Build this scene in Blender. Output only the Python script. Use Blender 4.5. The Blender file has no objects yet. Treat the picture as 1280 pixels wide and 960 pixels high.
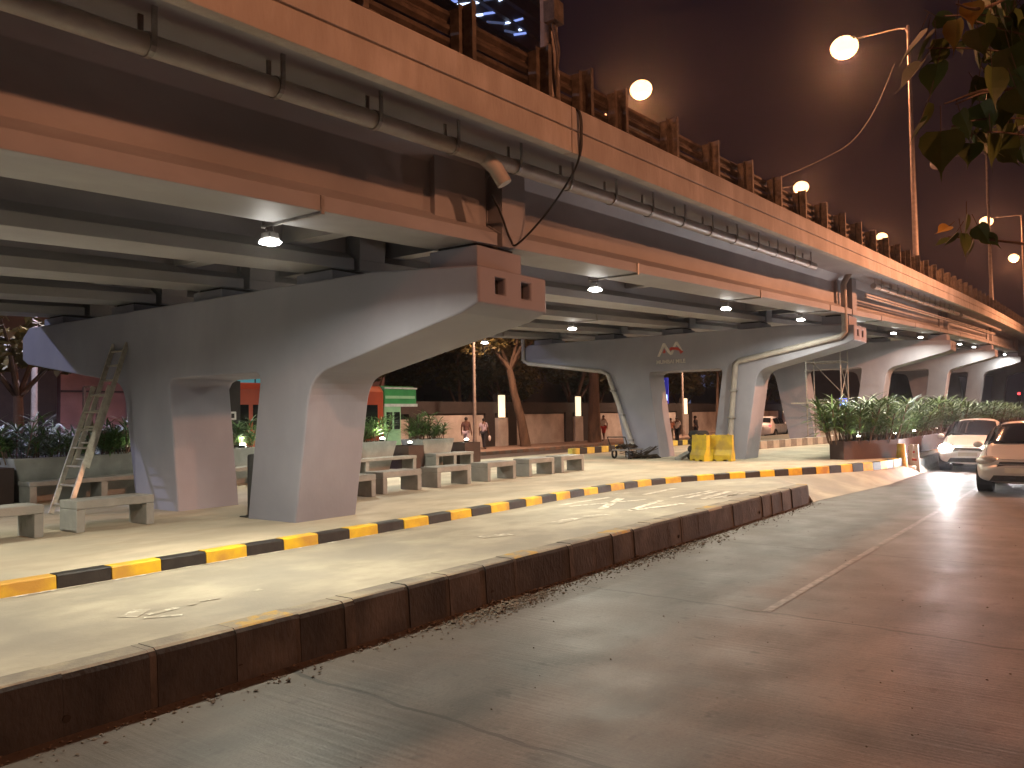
import bpy, bmesh, math, random
from mathutils import Vector, Matrix
R = math.radians
SC = bpy.context.scene
COL = SC.collection
rnd = random.Random(7)

# ------------------------------------------------------------------ camera
cam_d = bpy.data.cameras.new('camera')
cam = bpy.data.objects.new('camera', cam_d); COL.objects.link(cam)
YAW, PIT, ROLL = R(36.2), R(2.22), R(0.9)
CAM = Vector((0, 0, 1.85))
fw = Vector((math.cos(PIT)*math.cos(YAW), math.cos(PIT)*math.sin(YAW), math.sin(PIT)))
r0 = Vector((math.sin(YAW), -math.cos(YAW), 0)); u0 = r0.cross(fw)
rt = r0*math.cos(ROLL) - u0*math.sin(ROLL); up = u0*math.cos(ROLL) + r0*math.sin(ROLL)
cam.matrix_world = Matrix(((rt.x, up.x, -fw.x, CAM.x), (rt.y, up.y, -fw.y, CAM.y), (rt.z, up.z, -fw.z, CAM.z), (0, 0, 0, 1)))
cam_d.sensor_width = 36; cam_d.lens = 1030/1280*36
cam_d.clip_start = 0.05; cam_d.clip_end = 2000
SC.camera = cam

# ------------------------------------------------------------------ night sky
w = bpy.data.worlds.new('World'); SC.world = w; w.use_nodes = True
nt = w.node_tree; bg = nt.nodes['Background']; out = nt.nodes['World Output']
sky = nt.nodes.new('ShaderNodeTexSky'); sky.sky_type = 'NISHITA'; sky.sun_disc = False
sky.sun_elevation = R(-4); sky.sun_rotation = R(200)
bg.inputs['Strength'].default_value = 0.02
nt.links.new(sky.outputs[0], bg.inputs['Color'])
bg2 = nt.nodes.new('ShaderNodeBackground')                       # sodium glow of the city in the night sky
bg2.inputs['Color'].default_value = (0.0062, 0.0036, 0.0062, 1); bg2.inputs['Strength'].default_value = 1.0
add = nt.nodes.new('ShaderNodeAddShader')
nt.links.new(bg.outputs[0], add.inputs[0]); nt.links.new(bg2.outputs[0], add.inputs[1]); nt.links.new(add.outputs[0], out.inputs['Surface'])

vs = SC.view_settings
vs.view_transform = 'Standard'; vs.look = 'None'; vs.exposure = 0.0; vs.gamma = 1.0; vs.use_curve_mapping = False
SC.render.engine = 'CYCLES'
SC.cycles.use_denoising = True
SC.cycles.max_bounces = 6; SC.cycles.diffuse_bounces = 4; SC.cycles.glossy_bounces = 3; SC.cycles.transmission_bounces = 3
SC.cycles.sample_clamp_indirect = 4.0
SC.cycles.use_light_tree = True

LED = (1.0, 0.955, 0.76)          # under-deck floodlights
SODIUM = (1.0, 0.385, 0.185)       # street lamps
COOL = (0.72, 0.72, 1.0)

def light(name, kind, loc, power, color, target=None, size=0.2, spot=None, blend=0.5, spread=None, parent=None):
    d = bpy.data.lights.new(name, kind); d.energy = power; d.color = color
    if kind == 'AREA':
        d.shape = 'DISK'; d.size = size
        if spread: d.spread = R(spread)
    elif kind == 'SPOT':
        d.spot_size = R(spot); d.spot_blend = blend; d.shadow_soft_size = size
    else:
        d.shadow_soft_size = size
    o = bpy.data.objects.new(name, d); COL.objects.link(o); o.location = loc
    dirv = (Vector(target) - Vector(loc)) if target is not None else Vector((0, 0, -1))
    o.rotation_euler = dirv.to_track_quat('-Z', 'Y').to_euler()
    if parent is not None:
        o.parent = parent; o.location = Vector(loc) - parent.location
    return o

# ------------------------------------------------------------------ materials
MATS = {}
def mat(name, c1, c2=None, scale=4.0, rough=0.6, bump=0.0, bscale=None, metal=0.0, stretch=(1, 1, 1), spec=0.4,
        big=None, bigscale=0.35, rough2=None, detail=6, coat=0.0, lo=0.38, hi=0.62):
    """two colours mixed by noise over the world position, an optional third by a large slow noise"""
    m = bpy.data.materials.new(name); m.use_nodes = True
    t = m.node_tree; b = t.nodes['Principled BSDF']
    b.inputs['Roughness'].default_value = rough; b.inputs['Metallic'].default_value = metal
    b.inputs['Specular IOR Level'].default_value = spec
    if coat: b.inputs['Coat Weight'].default_value = coat; b.inputs['Coat Roughness'].default_value = 0.08
    c2 = c2 or tuple(x*0.85 for x in c1)
    tc = t.nodes.new('ShaderNodeTexCoord'); gm = t.nodes.new('ShaderNodeNewGeometry')
    mp = t.nodes.new('ShaderNodeMapping'); mp.inputs['Scale'].default_value = stretch
    t.links.new(gm.outputs['Position'], mp.inputs['Vector'])
    n = t.nodes.new('ShaderNodeTexNoise'); n.inputs['Scale'].default_value = scale; n.inputs['Detail'].default_value = detail; n.inputs['Roughness'].default_value = 0.62
    t.links.new(mp.outputs[0], n.inputs['Vector'])
    mr = t.nodes.new('ShaderNodeMapRange'); mr.inputs['From Min'].default_value = lo; mr.inputs['From Max'].default_value = hi
    t.links.new(n.outputs['Fac'], mr.inputs['Value'])
    mx = t.nodes.new('ShaderNodeMix'); mx.data_type = 'RGBA'
    mx.inputs['A'].default_value = (*c1, 1); mx.inputs['B'].default_value = (*c2, 1)
    t.links.new(mr.outputs[0], mx.inputs['Factor'])
    last = mx.outputs['Result']
    if big:
        n2 = t.nodes.new('ShaderNodeTexNoise'); n2.inputs['Scale'].default_value = bigscale; n2.inputs['Detail'].default_value = 5
        t.links.new(gm.outputs['Position'], n2.inputs['Vector'])
        m2 = t.nodes.new('ShaderNodeMapRange'); m2.inputs['From Min'].default_value = 0.44; m2.inputs['From Max'].default_value = 0.66
        t.links.new(n2.outputs['Fac'], m2.inputs['Value'])
        x2 = t.nodes.new('ShaderNodeMix'); x2.data_type = 'RGBA'
        t.links.new(m2.outputs[0], x2.inputs['Factor']); t.links.new(last, x2.inputs['A']); x2.inputs['B'].default_value = (*big, 1)
        last = x2.outputs['Result']
    t.links.new(last, b.inputs['Base Color'])
    if rough2 is not None:
        rr = t.nodes.new('ShaderNodeMapRange'); rr.inputs['From Min'].default_value = 0.35; rr.inputs['From Max'].default_value = 0.65
        rr.inputs['To Min'].default_value = rough; rr.inputs['To Max'].default_value = rough2
        t.links.new(n.outputs['Fac'], rr.inputs['Value']); t.links.new(rr.outputs[0], b.inputs['Roughness'])
    if bump:
        n3 = t.nodes.new('ShaderNodeTexNoise'); n3.inputs['Scale'].default_value = bscale or scale*4; n3.inputs['Detail'].default_value = 4
        t.links.new(mp.outputs[0], n3.inputs['Vector'])
        bp = t.nodes.new('ShaderNodeBump'); bp.inputs['Strength'].default_value = bump; bp.inputs['Distance'].default_value = 0.02
        t.links.new(n3.outputs['Fac'], bp.inputs['Height']); t.links.new(bp.outputs[0], b.inputs['Normal'])
    MATS[name] = m
    return m

def emit(name, c, s):
    m = bpy.data.materials.new(name); m.use_nodes = True
    b = m.node_tree.nodes['Principled BSDF']
    b.inputs['Base Color'].default_value = (*c, 1); b.inputs['Roughness'].default_value = 0.3
    b.inputs['Emission Color'].default_value = (*c, 1); b.inputs['Emission Strength'].default_value = s
    MATS[name] = m
    return m

paint = mat('flyover_paint', (0.36, 0.36, 0.385), (0.31, 0.31, 0.335), 1.6, 0.62, 0.12, 30, stretch=(1, 1, 0.45), big=(0.28, 0.28, 0.30), bigscale=0.5)
pier_paint = mat('pier_paint', (0.285, 0.29, 0.35), (0.245, 0.25, 0.305), 1.2, 0.55, 0.10, 26, stretch=(1, 1, 0.5), big=(0.20, 0.205, 0.25), bigscale=0.45)
girder_paint = mat('girder_paint', (0.33, 0.33, 0.35), (0.27, 0.27, 0.285), 1.3, 0.6, 0.08, 24, stretch=(0.5, 1, 1), big=(0.23, 0.23, 0.24), bigscale=0.4)
fascia_paint = mat('fascia_paint', (0.47, 0.44, 0.41), (0.37, 0.335, 0.30), 3.2, 0.7, 0.4, 22, stretch=(1, 1, 0.3), big=(0.33, 0.30, 0.27), bigscale=1.0, detail=9)
hole_shade = mat('hole_shade', (0.02, 0.018, 0.016), rough=0.9)  # near-black colour for the shade inside pockets and weep holes
plaza_c = mat('plaza_concrete', (0.50, 0.445, 0.34), (0.36, 0.315, 0.24), 1.5, 0.62, 0.2, 40, big=(0.34, 0.315, 0.25), bigscale=0.5, stretch=(0.6, 1, 1), rough2=0.8, detail=9)
path_c = mat('path_concrete', (0.385, 0.355, 0.28), (0.265, 0.245, 0.195), 1.9, 0.7, 0.25, 40, big=(0.235, 0.22, 0.185), bigscale=0.8, stretch=(0.7, 1, 1), detail=9)
conc = mat('cast_concrete', (0.30, 0.305, 0.29), (0.24, 0.245, 0.235), 5, 0.75, 0.25, 60, big=(0.21, 0.215, 0.205), bigscale=2.2, detail=9)
trough_c = mat('trough_concrete', (0.36, 0.37, 0.35), (0.28, 0.29, 0.275), 3.5, 0.75, 0.2, 50, big=(0.24, 0.25, 0.235), bigscale=1.6, detail=9)
kerb_y = mat('kerb_yellow', (0.76, 0.52, 0.025), (0.66, 0.44, 0.03), 7, 0.55, 0.15, 60, big=(0.47, 0.27, 0.05), bigscale=3)
kerb_b = mat('kerb_black', (0.018, 0.017, 0.018), (0.03, 0.028, 0.027), 7, 0.5, 0.15, 60)
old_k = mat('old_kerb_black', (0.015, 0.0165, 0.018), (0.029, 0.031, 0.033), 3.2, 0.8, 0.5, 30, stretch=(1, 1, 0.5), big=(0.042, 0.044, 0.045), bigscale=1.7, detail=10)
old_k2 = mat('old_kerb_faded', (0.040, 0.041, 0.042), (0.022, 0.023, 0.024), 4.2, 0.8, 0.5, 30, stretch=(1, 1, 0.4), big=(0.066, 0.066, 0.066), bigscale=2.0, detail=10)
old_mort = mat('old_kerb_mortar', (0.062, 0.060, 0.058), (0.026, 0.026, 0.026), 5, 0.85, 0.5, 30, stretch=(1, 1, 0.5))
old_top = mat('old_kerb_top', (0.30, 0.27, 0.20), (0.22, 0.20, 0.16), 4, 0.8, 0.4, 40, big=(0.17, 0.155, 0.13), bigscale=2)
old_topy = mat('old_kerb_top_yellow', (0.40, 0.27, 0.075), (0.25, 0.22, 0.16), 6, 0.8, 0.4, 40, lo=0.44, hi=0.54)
steel = mat('galvanised_steel', (0.32, 0.31, 0.30), (0.22, 0.21, 0.20), 8, 0.45, 0.1, 50, metal=0.6)
rail_s = mat('dirty_rail_steel', (0.15, 0.115, 0.085), (0.075, 0.055, 0.042), 5, 0.6, 0.2, 40, metal=0.35, big=(0.05, 0.04, 0.032), bigscale=1.2)
post_s = mat('rail_post_steel', (0.17, 0.135, 0.10), (0.085, 0.068, 0.053), 9, 0.6, 0.2, 40, metal=0.3)
pole_s = mat('lamp_pole_steel', (0.30, 0.255, 0.22), (0.22, 0.185, 0.16), 6, 0.5, 0.1, 40, metal=0.4)
black_m = mat('black_metal', (0.02, 0.02, 0.022), (0.03, 0.03, 0.03), 6, 0.5)
dark_rub = mat('black_rubber', (0.015, 0.015, 0.016), (0.025, 0.025, 0.025), 9, 0.8)
pipe_m = mat('pipe_paint', (0.40, 0.38, 0.36), (0.33, 0.31, 0.30), 4, 0.45, 0.05, 30)
corten = mat('brown_steel_box', (0.070, 0.040, 0.032), (0.052, 0.030, 0.025), 3, 0.6, 0.08, 30, big=(0.045, 0.026, 0.022), bigscale=1.4)
leaf_g = mat('plant_leaf', (0.05, 0.115, 0.03), (0.10, 0.165, 0.04), 5, 0.45, spec=0.5)
leaf_d = mat('dark_tree_leaf', (0.06, 0.065, 0.025), (0.12, 0.10, 0.04), 1.2, 0.6)
leaf_p = mat('peepal_leaf', (0.05, 0.08, 0.014), (0.08, 0.095, 0.018), 6, 0.5, spec=0.25)
leaf_y = mat('peepal_leaf_yellow', (0.42, 0.25, 0.035), (0.32, 0.18, 0.03), 6, 0.45)
bark = mat('bark', (0.15, 0.095, 0.062), (0.085, 0.055, 0.038), 5, 0.85, 0.6, 18, stretch=(1, 1, 0.25))
soil = mat('soil', (0.05, 0.035, 0.025), (0.03, 0.022, 0.016), 12, 0.95, 0.4)
wall_l = mat('wall_panel_plaster', (0.50, 0.47, 0.43), (0.42, 0.39, 0.36), 1.5, 0.8, 0.1, 20, big=(0.30, 0.265, 0.235), bigscale=0.7)
wall_d = mat('wall_dark_stone', (0.036, 0.030, 0.028), (0.026, 0.022, 0.021), 3, 0.7, 0.1, 20)
pink = mat('pink_plaster', (0.40, 0.27, 0.28), (0.33, 0.22, 0.23), 0.9, 0.8, 0.1, 15, big=(0.24, 0.165, 0.18), bigscale=0.5)
bld_d = mat('dark_facade', (0.07, 0.065, 0.075), (0.05, 0.048, 0.055), 0.6, 0.7)
side_c = mat('far_paving', (0.24, 0.17, 0.13), (0.17, 0.125, 0.10), 2, 0.8, 0.2, 20)
asph = mat('far_asphalt', (0.06, 0.056, 0.055), (0.045, 0.042, 0.042), 1.4, 0.6, 0.2, 40)
earth = mat('bare_ground', (0.055, 0.048, 0.042), (0.04, 0.036, 0.032), 0.3, 0.9)
alu = mat('ladder_aluminium', (0.50, 0.47, 0.40), (0.36, 0.33, 0.28), 9, 0.42, 0.1, 60, metal=0.55)
plast_y = mat('barrier_yellow', (0.58, 0.42, 0.03), (0.48, 0.34, 0.03), 5, 0.5, 0.05, 30, big=(0.34, 0.25, 0.06), bigscale=3)
white_p = mat('white_paint', (0.72, 0.70, 0.68), (0.58, 0.56, 0.54), 6, 0.5)
red_p = mat('red_paint', (0.50, 0.045, 0.03), (0.42, 0.04, 0.03), 6, 0.5)
glass_d = mat('car_glass', (0.012, 0.012, 0.015), (0.016, 0.016, 0.018), 3, 0.06, spec=0.8)
car_beige = mat('silver_beige_car_paint', (0.46, 0.44, 0.42), (0.44, 0.42, 0.40), 2, 0.28, metal=0.35, coat=0.7)
car_white = mat('white_car_paint', (0.72, 0.71, 0.70), (0.70, 0.69, 0.68), 2, 0.3, coat=0.7)
chrome = mat('chrome', (0.75, 0.74, 0.72), (0.7, 0.69, 0.68), 3, 0.15, metal=1.0)
lampglass = mat('headlamp_glass', (0.45, 0.43, 0.40), (0.35, 0.33, 0.31), 30, 0.08, spec=0.9, metal=0.4)
plate_m = mat('number_plate', (0.55, 0.52, 0.45), (0.5, 0.47, 0.4), 9, 0.5)
bus_red = mat('bus_red', (0.52, 0.075, 0.025), (0.44, 0.06, 0.022), 1.5, 0.4)
bus_grn = mat('bus_green', (0.06, 0.33, 0.10), (0.05, 0.27, 0.085), 2.5, 0.4)
bus_pale = mat('bus_pale_green', (0.36, 0.60, 0.36), (0.30, 0.52, 0.31), 3, 0.45)
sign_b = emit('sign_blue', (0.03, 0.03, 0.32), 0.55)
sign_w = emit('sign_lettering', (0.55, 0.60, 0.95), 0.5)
skin_m = mat('skin', (0.16, 0.085, 0.055), (0.14, 0.075, 0.05), 12, 0.55)
hair_m = mat('hair', (0.012, 0.010, 0.009), rough=0.6)
cl_brown = mat('cloth_brown_plaid', (0.16, 0.085, 0.075), (0.10, 0.05, 0.05), 14, 0.9)
cl_lav = mat('cloth_lavender', (0.48, 0.42, 0.50), (0.42, 0.37, 0.45), 9, 0.9)
cl_white = mat('cloth_white', (0.66, 0.62, 0.60), (0.58, 0.54, 0.52), 9, 0.9)
cl_red = mat('cloth_red', (0.50, 0.05, 0.045), (0.42, 0.045, 0.04), 9, 0.9)
cl_dark = mat('cloth_dark', (0.03, 0.03, 0.04), (0.022, 0.022, 0.03), 9, 0.9)
cl_oran = mat('cloth_orange', (0.55, 0.24, 0.14), (0.46, 0.19, 0.11), 9, 0.9)
cl_khaki = mat('cloth_khaki', (0.26, 0.23, 0.17), (0.2, 0.18, 0.14), 9, 0.9)
em_led = emit('floodlight_lens_glow', (1.0, 0.97, 0.90), 40)
em_sod = emit('sodium_lens_glow', (1.0, 0.60, 0.27), 3.4)
em_warm = emit('wall_lamp_glow', (1.0, 0.80, 0.52), 1.5)
em_up = emit('uplight_glow', (1.0, 0.95, 0.78), 30)
em_head = emit('headlamp_glow', (1.0, 0.97, 0.97), 480)
em_red = emit('red_lamp_glow', (1.0, 0.05, 0.06), 4)
em_blue = emit('tower_blue_glow', (0.30, 0.42, 1.0), 1.1)
em_blue2 = emit('tower_white_glow', (0.62, 0.74, 1.0), 3.0)
em_dim = emit('tower_dim_glow', (0.16, 0.21, 0.42), 0.35)
em_cyan = emit('lit_cyan_window', (0.10, 0.38, 0.45), 0.42)
em_scr = emit('blue_screen_glow', (0.12, 0.22, 1.0), 2.2)
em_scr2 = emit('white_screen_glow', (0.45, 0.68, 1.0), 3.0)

def math_node(t, op, a, b=None):
    n = t.nodes.new('ShaderNodeMath'); n.operation = op
    for i, v in enumerate((a, b)):
        if v is None: continue
        if isinstance(v, (int, float)): n.inputs[i].default_value = v
        else: t.links.new(v, n.inputs[i])
    return n.outputs[0]

def road_material():
    """worn concrete slabs: mottled grey, oil spots, joints every 3.75 m, broom ridges across the lanes"""
    m = mat('road_concrete', (0.098, 0.086, 0.080), (0.056, 0.050, 0.047), 2.2, 0.46, 0, stretch=(0.45, 1, 1), big=(0.108, 0.096, 0.090), bigscale=0.35, detail=10, spec=0.42)
    t = m.node_tree; b = t.nodes['Principled BSDF']
    gm = next(n for n in t.nodes if n.bl_idname == 'ShaderNodeNewGeometry')
    sp = t.nodes.new('ShaderNodeSeparateXYZ'); t.links.new(gm.outputs['Position'], sp.inputs[0])
    wn = t.nodes.new('ShaderNodeTexNoise'); wn.inputs['Scale'].default_value = 1.7; wn.inputs['Detail'].default_value = 6; t.links.new(gm.outputs['Position'], wn.inputs['Vector'])
    x = math_node(t, 'ADD', sp.outputs['X'], math_node(t, 'MULTIPLY', math_node(t, 'SUBTRACT', wn.outputs['Fac'], 0.5), 0.22))
    x = math_node(t, 'ADD', x, math_node(t, 'MULTIPLY', sp.outputs['Y'], -0.06))
    fr = math_node(t, 'FRACT', math_node(t, 'DIVIDE', math_node(t, 'SUBTRACT', x, 7.42 - 37.5), 3.75))
    d = math_node(t, 'MULTIPLY', math_node(t, 'ABSOLUTE', math_node(t, 'SUBTRACT', fr, 0.5)), 3.75)
    jw = math_node(t, 'GREATER_THAN', d, 1.856)
    # dark blotches
    vo = t.nodes.new('ShaderNodeTexNoise'); vo.inputs['Scale'].default_value = 5.5; vo.inputs['Detail'].default_value = 3; t.links.new(gm.outputs['Position'], vo.inputs['Vector'])
    sr = t.nodes.new('ShaderNodeMapRange'); sr.inputs['From Min'].default_value = 0.63; sr.inputs['From Max'].default_value = 0.72; t.links.new(vo.outputs['Fac'], sr.inputs['Value'])
    # dirt along the kerb
    dn = math_node(t, 'ADD', sp.outputs['Y'], math_node(t, 'MULTIPLY', math_node(t, 'SUBTRACT', wn.outputs['Fac'], 0.5), 1.6))
    dr = t.nodes.new('ShaderNodeMapRange'); dr.inputs['From Min'].default_value = 4.35; dr.inputs['From Max'].default_value = 4.9; t.links.new(dn, dr.inputs['Value'])
    last = b.inputs['Base Color'].links[0].from_socket
    def mixin(fac, col, k):
        nonlocal last
        mx = t.nodes.new('ShaderNodeMix'); mx.data_type = 'RGBA'
        t.links.new(math_node(t, 'MULTIPLY', fac, k), mx.inputs['Factor']); t.links.new(last, mx.inputs['A']); mx.inputs['B'].default_value = (*col, 1); last = mx.outputs['Result']
    gn = t.nodes.new('ShaderNodeTexNoise'); gn.inputs['Scale'].default_value = 38; gn.inputs['Detail'].default_value = 6; gn.inputs['Roughness'].default_value = 0.75; t.links.new(gm.outputs['Position'], gn.inputs['Vector'])
    gr_ = t.nodes.new('ShaderNodeMapRange'); gr_.inputs['From Min'].default_value = 0.50; gr_.inputs['From Max'].default_value = 0.64; t.links.new(gn.outputs['Fac'], gr_.inputs['Value'])
    mixin(gr_.outputs[0], (0.035, 0.031, 0.029), 0.6)
    g2 = t.nodes.new('ShaderNodeMapRange'); g2.inputs['From Min'].default_value = 0.40; g2.inputs['From Max'].default_value = 0.33; t.links.new(gn.outputs['Fac'], g2.inputs['Value'])
    mixin(g2.outputs[0], (0.19, 0.17, 0.155), 0.5)
    mixin(sr.outputs[0], (0.028, 0.024, 0.022), 0.7)
    mixin(dr.outputs[0], (0.075, 0.062, 0.05), 0.8)
    mixin(jw, (0.02, 0.017, 0.015), 0.85)
    t.links.new(last, b.inputs['Base Color'])
    # broom ridges run across the lane, worn away in places
    mp = t.nodes.new('ShaderNodeMapping'); mp.inputs['Scale'].default_value = (22, 1.2, 1); t.links.new(gm.outputs['Position'], mp.inputs['Vector'])
    rn = t.nodes.new('ShaderNodeTexNoise'); rn.inputs['Scale'].default_value = 1.0; rn.inputs['Detail'].default_value = 5; t.links.new(mp.outputs[0], rn.inputs['Vector'])
    fn = t.nodes.new('ShaderNodeTexNoise'); fn.inputs['Scale'].default_value = 60; fn.inputs['Detail'].default_value = 4; t.links.new(gm.outputs['Position'], fn.inputs['Vector'])
    h = math_node(t, 'ADD', rn.outputs['Fac'], math_node(t, 'MULTIPLY', fn.outputs['Fac'], 0.35))
    h = math_node(t, 'SUBTRACT', h, math_node(t, 'MULTIPLY', jw, 0.7))
    bp = t.nodes.new('ShaderNodeBump'); bp.inputs['Strength'].default_value = 0.34; bp.inputs['Distance'].default_value = 0.012
    t.links.new(h, bp.inputs['Height']); t.links.new(bp.outputs[0], b.inputs['Normal'])
    rr = t.nodes.new('ShaderNodeMapRange'); rr.inputs['From Min'].default_value = 0.35; rr.inputs['From Max'].default_value = 0.65
    rr.inputs['To Min'].default_value = 0.45; rr.inputs['To Max'].default_value = 0.56
    t.links.new(wn.outputs['Fac'], rr.inputs['Value']); t.links.new(rr.outputs[0], b.inputs['Roughness'])
    return m
road_m = road_material()

def worn_paint(name, col, base, thr, rough=0.7):
    """white road paint with the base concrete showing through where it has worn off"""
    return mat(name, base, col, 9, rough, 0.1, 40, lo=thr, hi=thr+0.07, detail=8)
worn_w = worn_paint('worn_white_paint', (0.62, 0.60, 0.52), (0.34, 0.315, 0.255), 0.44)
worn_w2 = worn_paint('very_worn_white_paint', (0.62, 0.60, 0.52), (0.34, 0.315, 0.255), 0.53)
lane_w = worn_paint('worn_lane_paint', (0.185, 0.168, 0.156), (0.108, 0.096, 0.088), 0.47, 0.47)

# ------------------------------------------------------------------ mesh helpers
class MB:
    def __init__(s): s.v = []; s.f = []; s.m = []
    def add(s, vs_, fs, mi=0):
        o = len(s.v); s.v += [tuple(p) for p in vs_]; s.f += [tuple(i+o for i in f) for f in fs]; s.m += [mi]*len(fs)
        return s
    def box(s, a, b, mi=0, rot=0.0, piv=None):
        x0, y0, z0 = a; x1, y1, z1 = b
        p = [(x0,y0,z0),(x1,y0,z0),(x1,y1,z0),(x0,y1,z0),(x0,y0,z1),(x1,y0,z1),(x1,y1,z1),(x0,y1,z1)]
        if rot:
            cx, cy = piv or ((x0+x1)/2, (y0+y1)/2); c, sn = math.cos(rot), math.sin(rot)
            p = [(cx+(x-cx)*c-(y-cy)*sn, cy+(x-cx)*sn+(y-cy)*c, z) for x, y, z in p]
        return s.add(p, [(0,3,2,1),(4,5,6,7),(0,1,5,4),(1,2,6,5),(2,3,7,6),(3,0,4,7)], mi)
    def beam(s, p, q, wx, wy, mi=0, upv=(0, 0, 1)):
        p, q = Vector(p), Vector(q); d = (q-p).normalized(); u = Vector(upv)
        if abs(d.dot(u)) > 0.98: u = Vector((0, 1, 0))
        a = d.cross(u).normalized()*wx/2; b = a.cross(d).normalized()*wy/2
        v = [p-a-b, p+a-b, p+a+b, p-a+b, q-a-b, q+a-b, q+a+b, q-a+b]
        return s.add(v, [(0,3,2,1),(4,5,6,7),(0,1,5,4),(1,2,6,5),(2,3,7,6),(3,0,4,7)], mi)
    def tube(s, pts, r, n=8, mi=0, cap=True):
        pts = [Vector(p) for p in pts]; rs = r if isinstance(r, (list, tuple)) else [r]*len(pts)
        o = len(s.v); prev = None
        for i, p in enumerate(pts):
            d = (pts[min(i+1, len(pts)-1)] - pts[max(i-1, 0)]).normalized()
            if prev is None:
                a = d.orthogonal().normalized()
            else:
                a = (prev - d*prev.dot(d)).normalized()
            prev = a; b = d.cross(a)
            for k in range(n):
                t = 2*math.pi*k/n
                s.v.append(tuple(p + (a*math.cos(t) + b*math.sin(t))*rs[i]))
        for i in range(len(pts)-1):
            for k in range(n):
                k2 = (k+1) % n
                s.f.append((o+i*n+k, o+i*n+k2, o+(i+1)*n+k2, o+(i+1)*n+k)); s.m.append(mi)
        if cap:
            s.f.append(tuple(o+k for k in reversed(range(n)))); s.m.append(mi)
            e = o+(len(pts)-1)*n; s.f.append(tuple(e+k for k in range(n))); s.m.append(mi)
        return s
    def lathe(s, prof, c=(0, 0, 0), n=16, mi=0):
        o = len(s.v); c = Vector(c)
        for r, z in prof:
            for k in range(n):
                t = 2*math.pi*k/n; s.v.append((c.x+r*math.cos(t), c.y+r*math.sin(t), c.z+z))
        for i in range(len(prof)-1):
            for k in range(n):
                k2 = (k+1) % n; s.f.append((o+i*n+k, o+i*n+k2, o+(i+1)*n+k2, o+(i+1)*n+k)); s.m.append(mi)
        s.f.append(tuple(o+k for k in reversed(range(n)))); s.m.append(mi)
        e = o+(len(prof)-1)*n; s.f.append(tuple(e+k for k in range(n))); s.m.append(mi)
        return s
    def ball(s, c, r, sc=(1, 1, 1), n=10, mi=0):
        prof = [(max(1e-4, math.sin(math.pi*i/n)), -math.cos(math.pi*i/n)) for i in range(n+1)]
        o = len(s.v); s.lathe(prof, (0, 0, 0), n*2, mi)
        for i in range(o, len(s.v)):
            x, y, z = s.v[i]; s.v[i] = (c[0]+x*r*sc[0], c[1]+y*r*sc[1], c[2]+z*r*sc[2])
        return s
    def prism(s, poly, lo, hi, axis='x', mi=0):
        n = len(poly)
        def P(a, b, c): return {'x': (c, a, b), 'y': (a, c, b), 'z': (a, b, c)}[axis]
        v = [P(a, b, lo) for a, b in poly] + [P(a, b, hi) for a, b in poly]
        f = [tuple(range(n)), tuple(reversed(range(n, 2*n)))] + [(i, n+i, n+(i+1) % n, (i+1) % n) for i in range(n)]
        return s.add(v, f, mi)
    def sweep(s, poly, xs, zf, mi=0, yf=None):
        n = len(poly); o = len(s.v)
        for x in xs:
            dz = zf(x); dy = yf(x) if yf else 0
            s.v += [(x, y+dy, z+dz) for y, z in poly]
        for i in range(len(xs)-1):
            for k in range(n):
                k2 = (k+1) % n; s.f.append((o+i*n+k, o+(i+1)*n+k, o+(i+1)*n+k2, o+i*n+k2)); s.m.append(mi)
        s.f.append(tuple(o+k for k in range(n))); s.m.append(mi)
        e = o+(len(xs)-1)*n; s.f.append(tuple(e+k for k in reversed(range(n)))); s.m.append(mi)
        return s
    def ext(s, other):
        return s.add(other.v, other.f) if False else s._ext(other)
    def _ext(s, other):
        o = len(s.v); s.v += other.v; s.f += [tuple(i+o for i in f) for f in other.f]; s.m += other.m; return s
    def build(s, name, mats, parent=None, smooth=None, bevel=0.0, local=False, normals=True):
        me = bpy.data.meshes.new(name)
        if parent is None and not local:
            xs = [p[0] for p in s.v]; ys = [p[1] for p in s.v]; zs = [p[2] for p in s.v]
            org = Vector(((min(xs)+max(xs))/2, (min(ys)+max(ys))/2, min(zs)))
        elif parent is not None and not local: org = worg(parent)
        else: org = Vector((0, 0, 0))
        me.from_pydata([tuple(Vector(p)-org) for p in s.v], [], s.f)
        mats = mats if isinstance(mats, (list, tuple)) else [mats]
        for m in mats: me.materials.append(m)
        if len(mats) > 1: me.polygons.foreach_set('material_index', s.m)
        if normals:
            bm = bmesh.new(); bm.from_mesh(me); bmesh.ops.recalc_face_normals(bm, faces=bm.faces); bm.to_mesh(me); bm.free()
        if smooth:
            me.shade_smooth(); me.set_sharp_from_angle(angle=R(smooth))
        me.update()
        o = bpy.data.objects.new(name, me); COL.objects.link(o)
        if parent is None: o.location = org
        else: o.parent = parent
        if bevel:
            bv = o.modifiers.new('bevel', 'BEVEL'); bv.width = bevel; bv.segments = 2; bv.limit_method = 'ANGLE'; bv.angle_limit = R(40)
        return o

def worg(o):
    v = Vector((0, 0, 0))
    while o is not None: v = v + o.location; o = o.parent
    return v

def tag(o, label=None, cat=None, group=None, kind=None):
    if label: o['label'] = label
    if cat: o['category'] = cat
    if group: o['group'] = group
    if kind: o['kind'] = kind
    return o

def thing(name, label, cat, loc=(0, 0, 0), rotz=0.0, group=None):
    o = bpy.data.objects.new(name, None); COL.objects.link(o); o.empty_display_size = 0.2
    o.location = loc; o.rotation_euler = (0, 0, rotz)
    return tag(o, label, cat, group)

def struct(o): o['kind'] = 'structure'; return o

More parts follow.
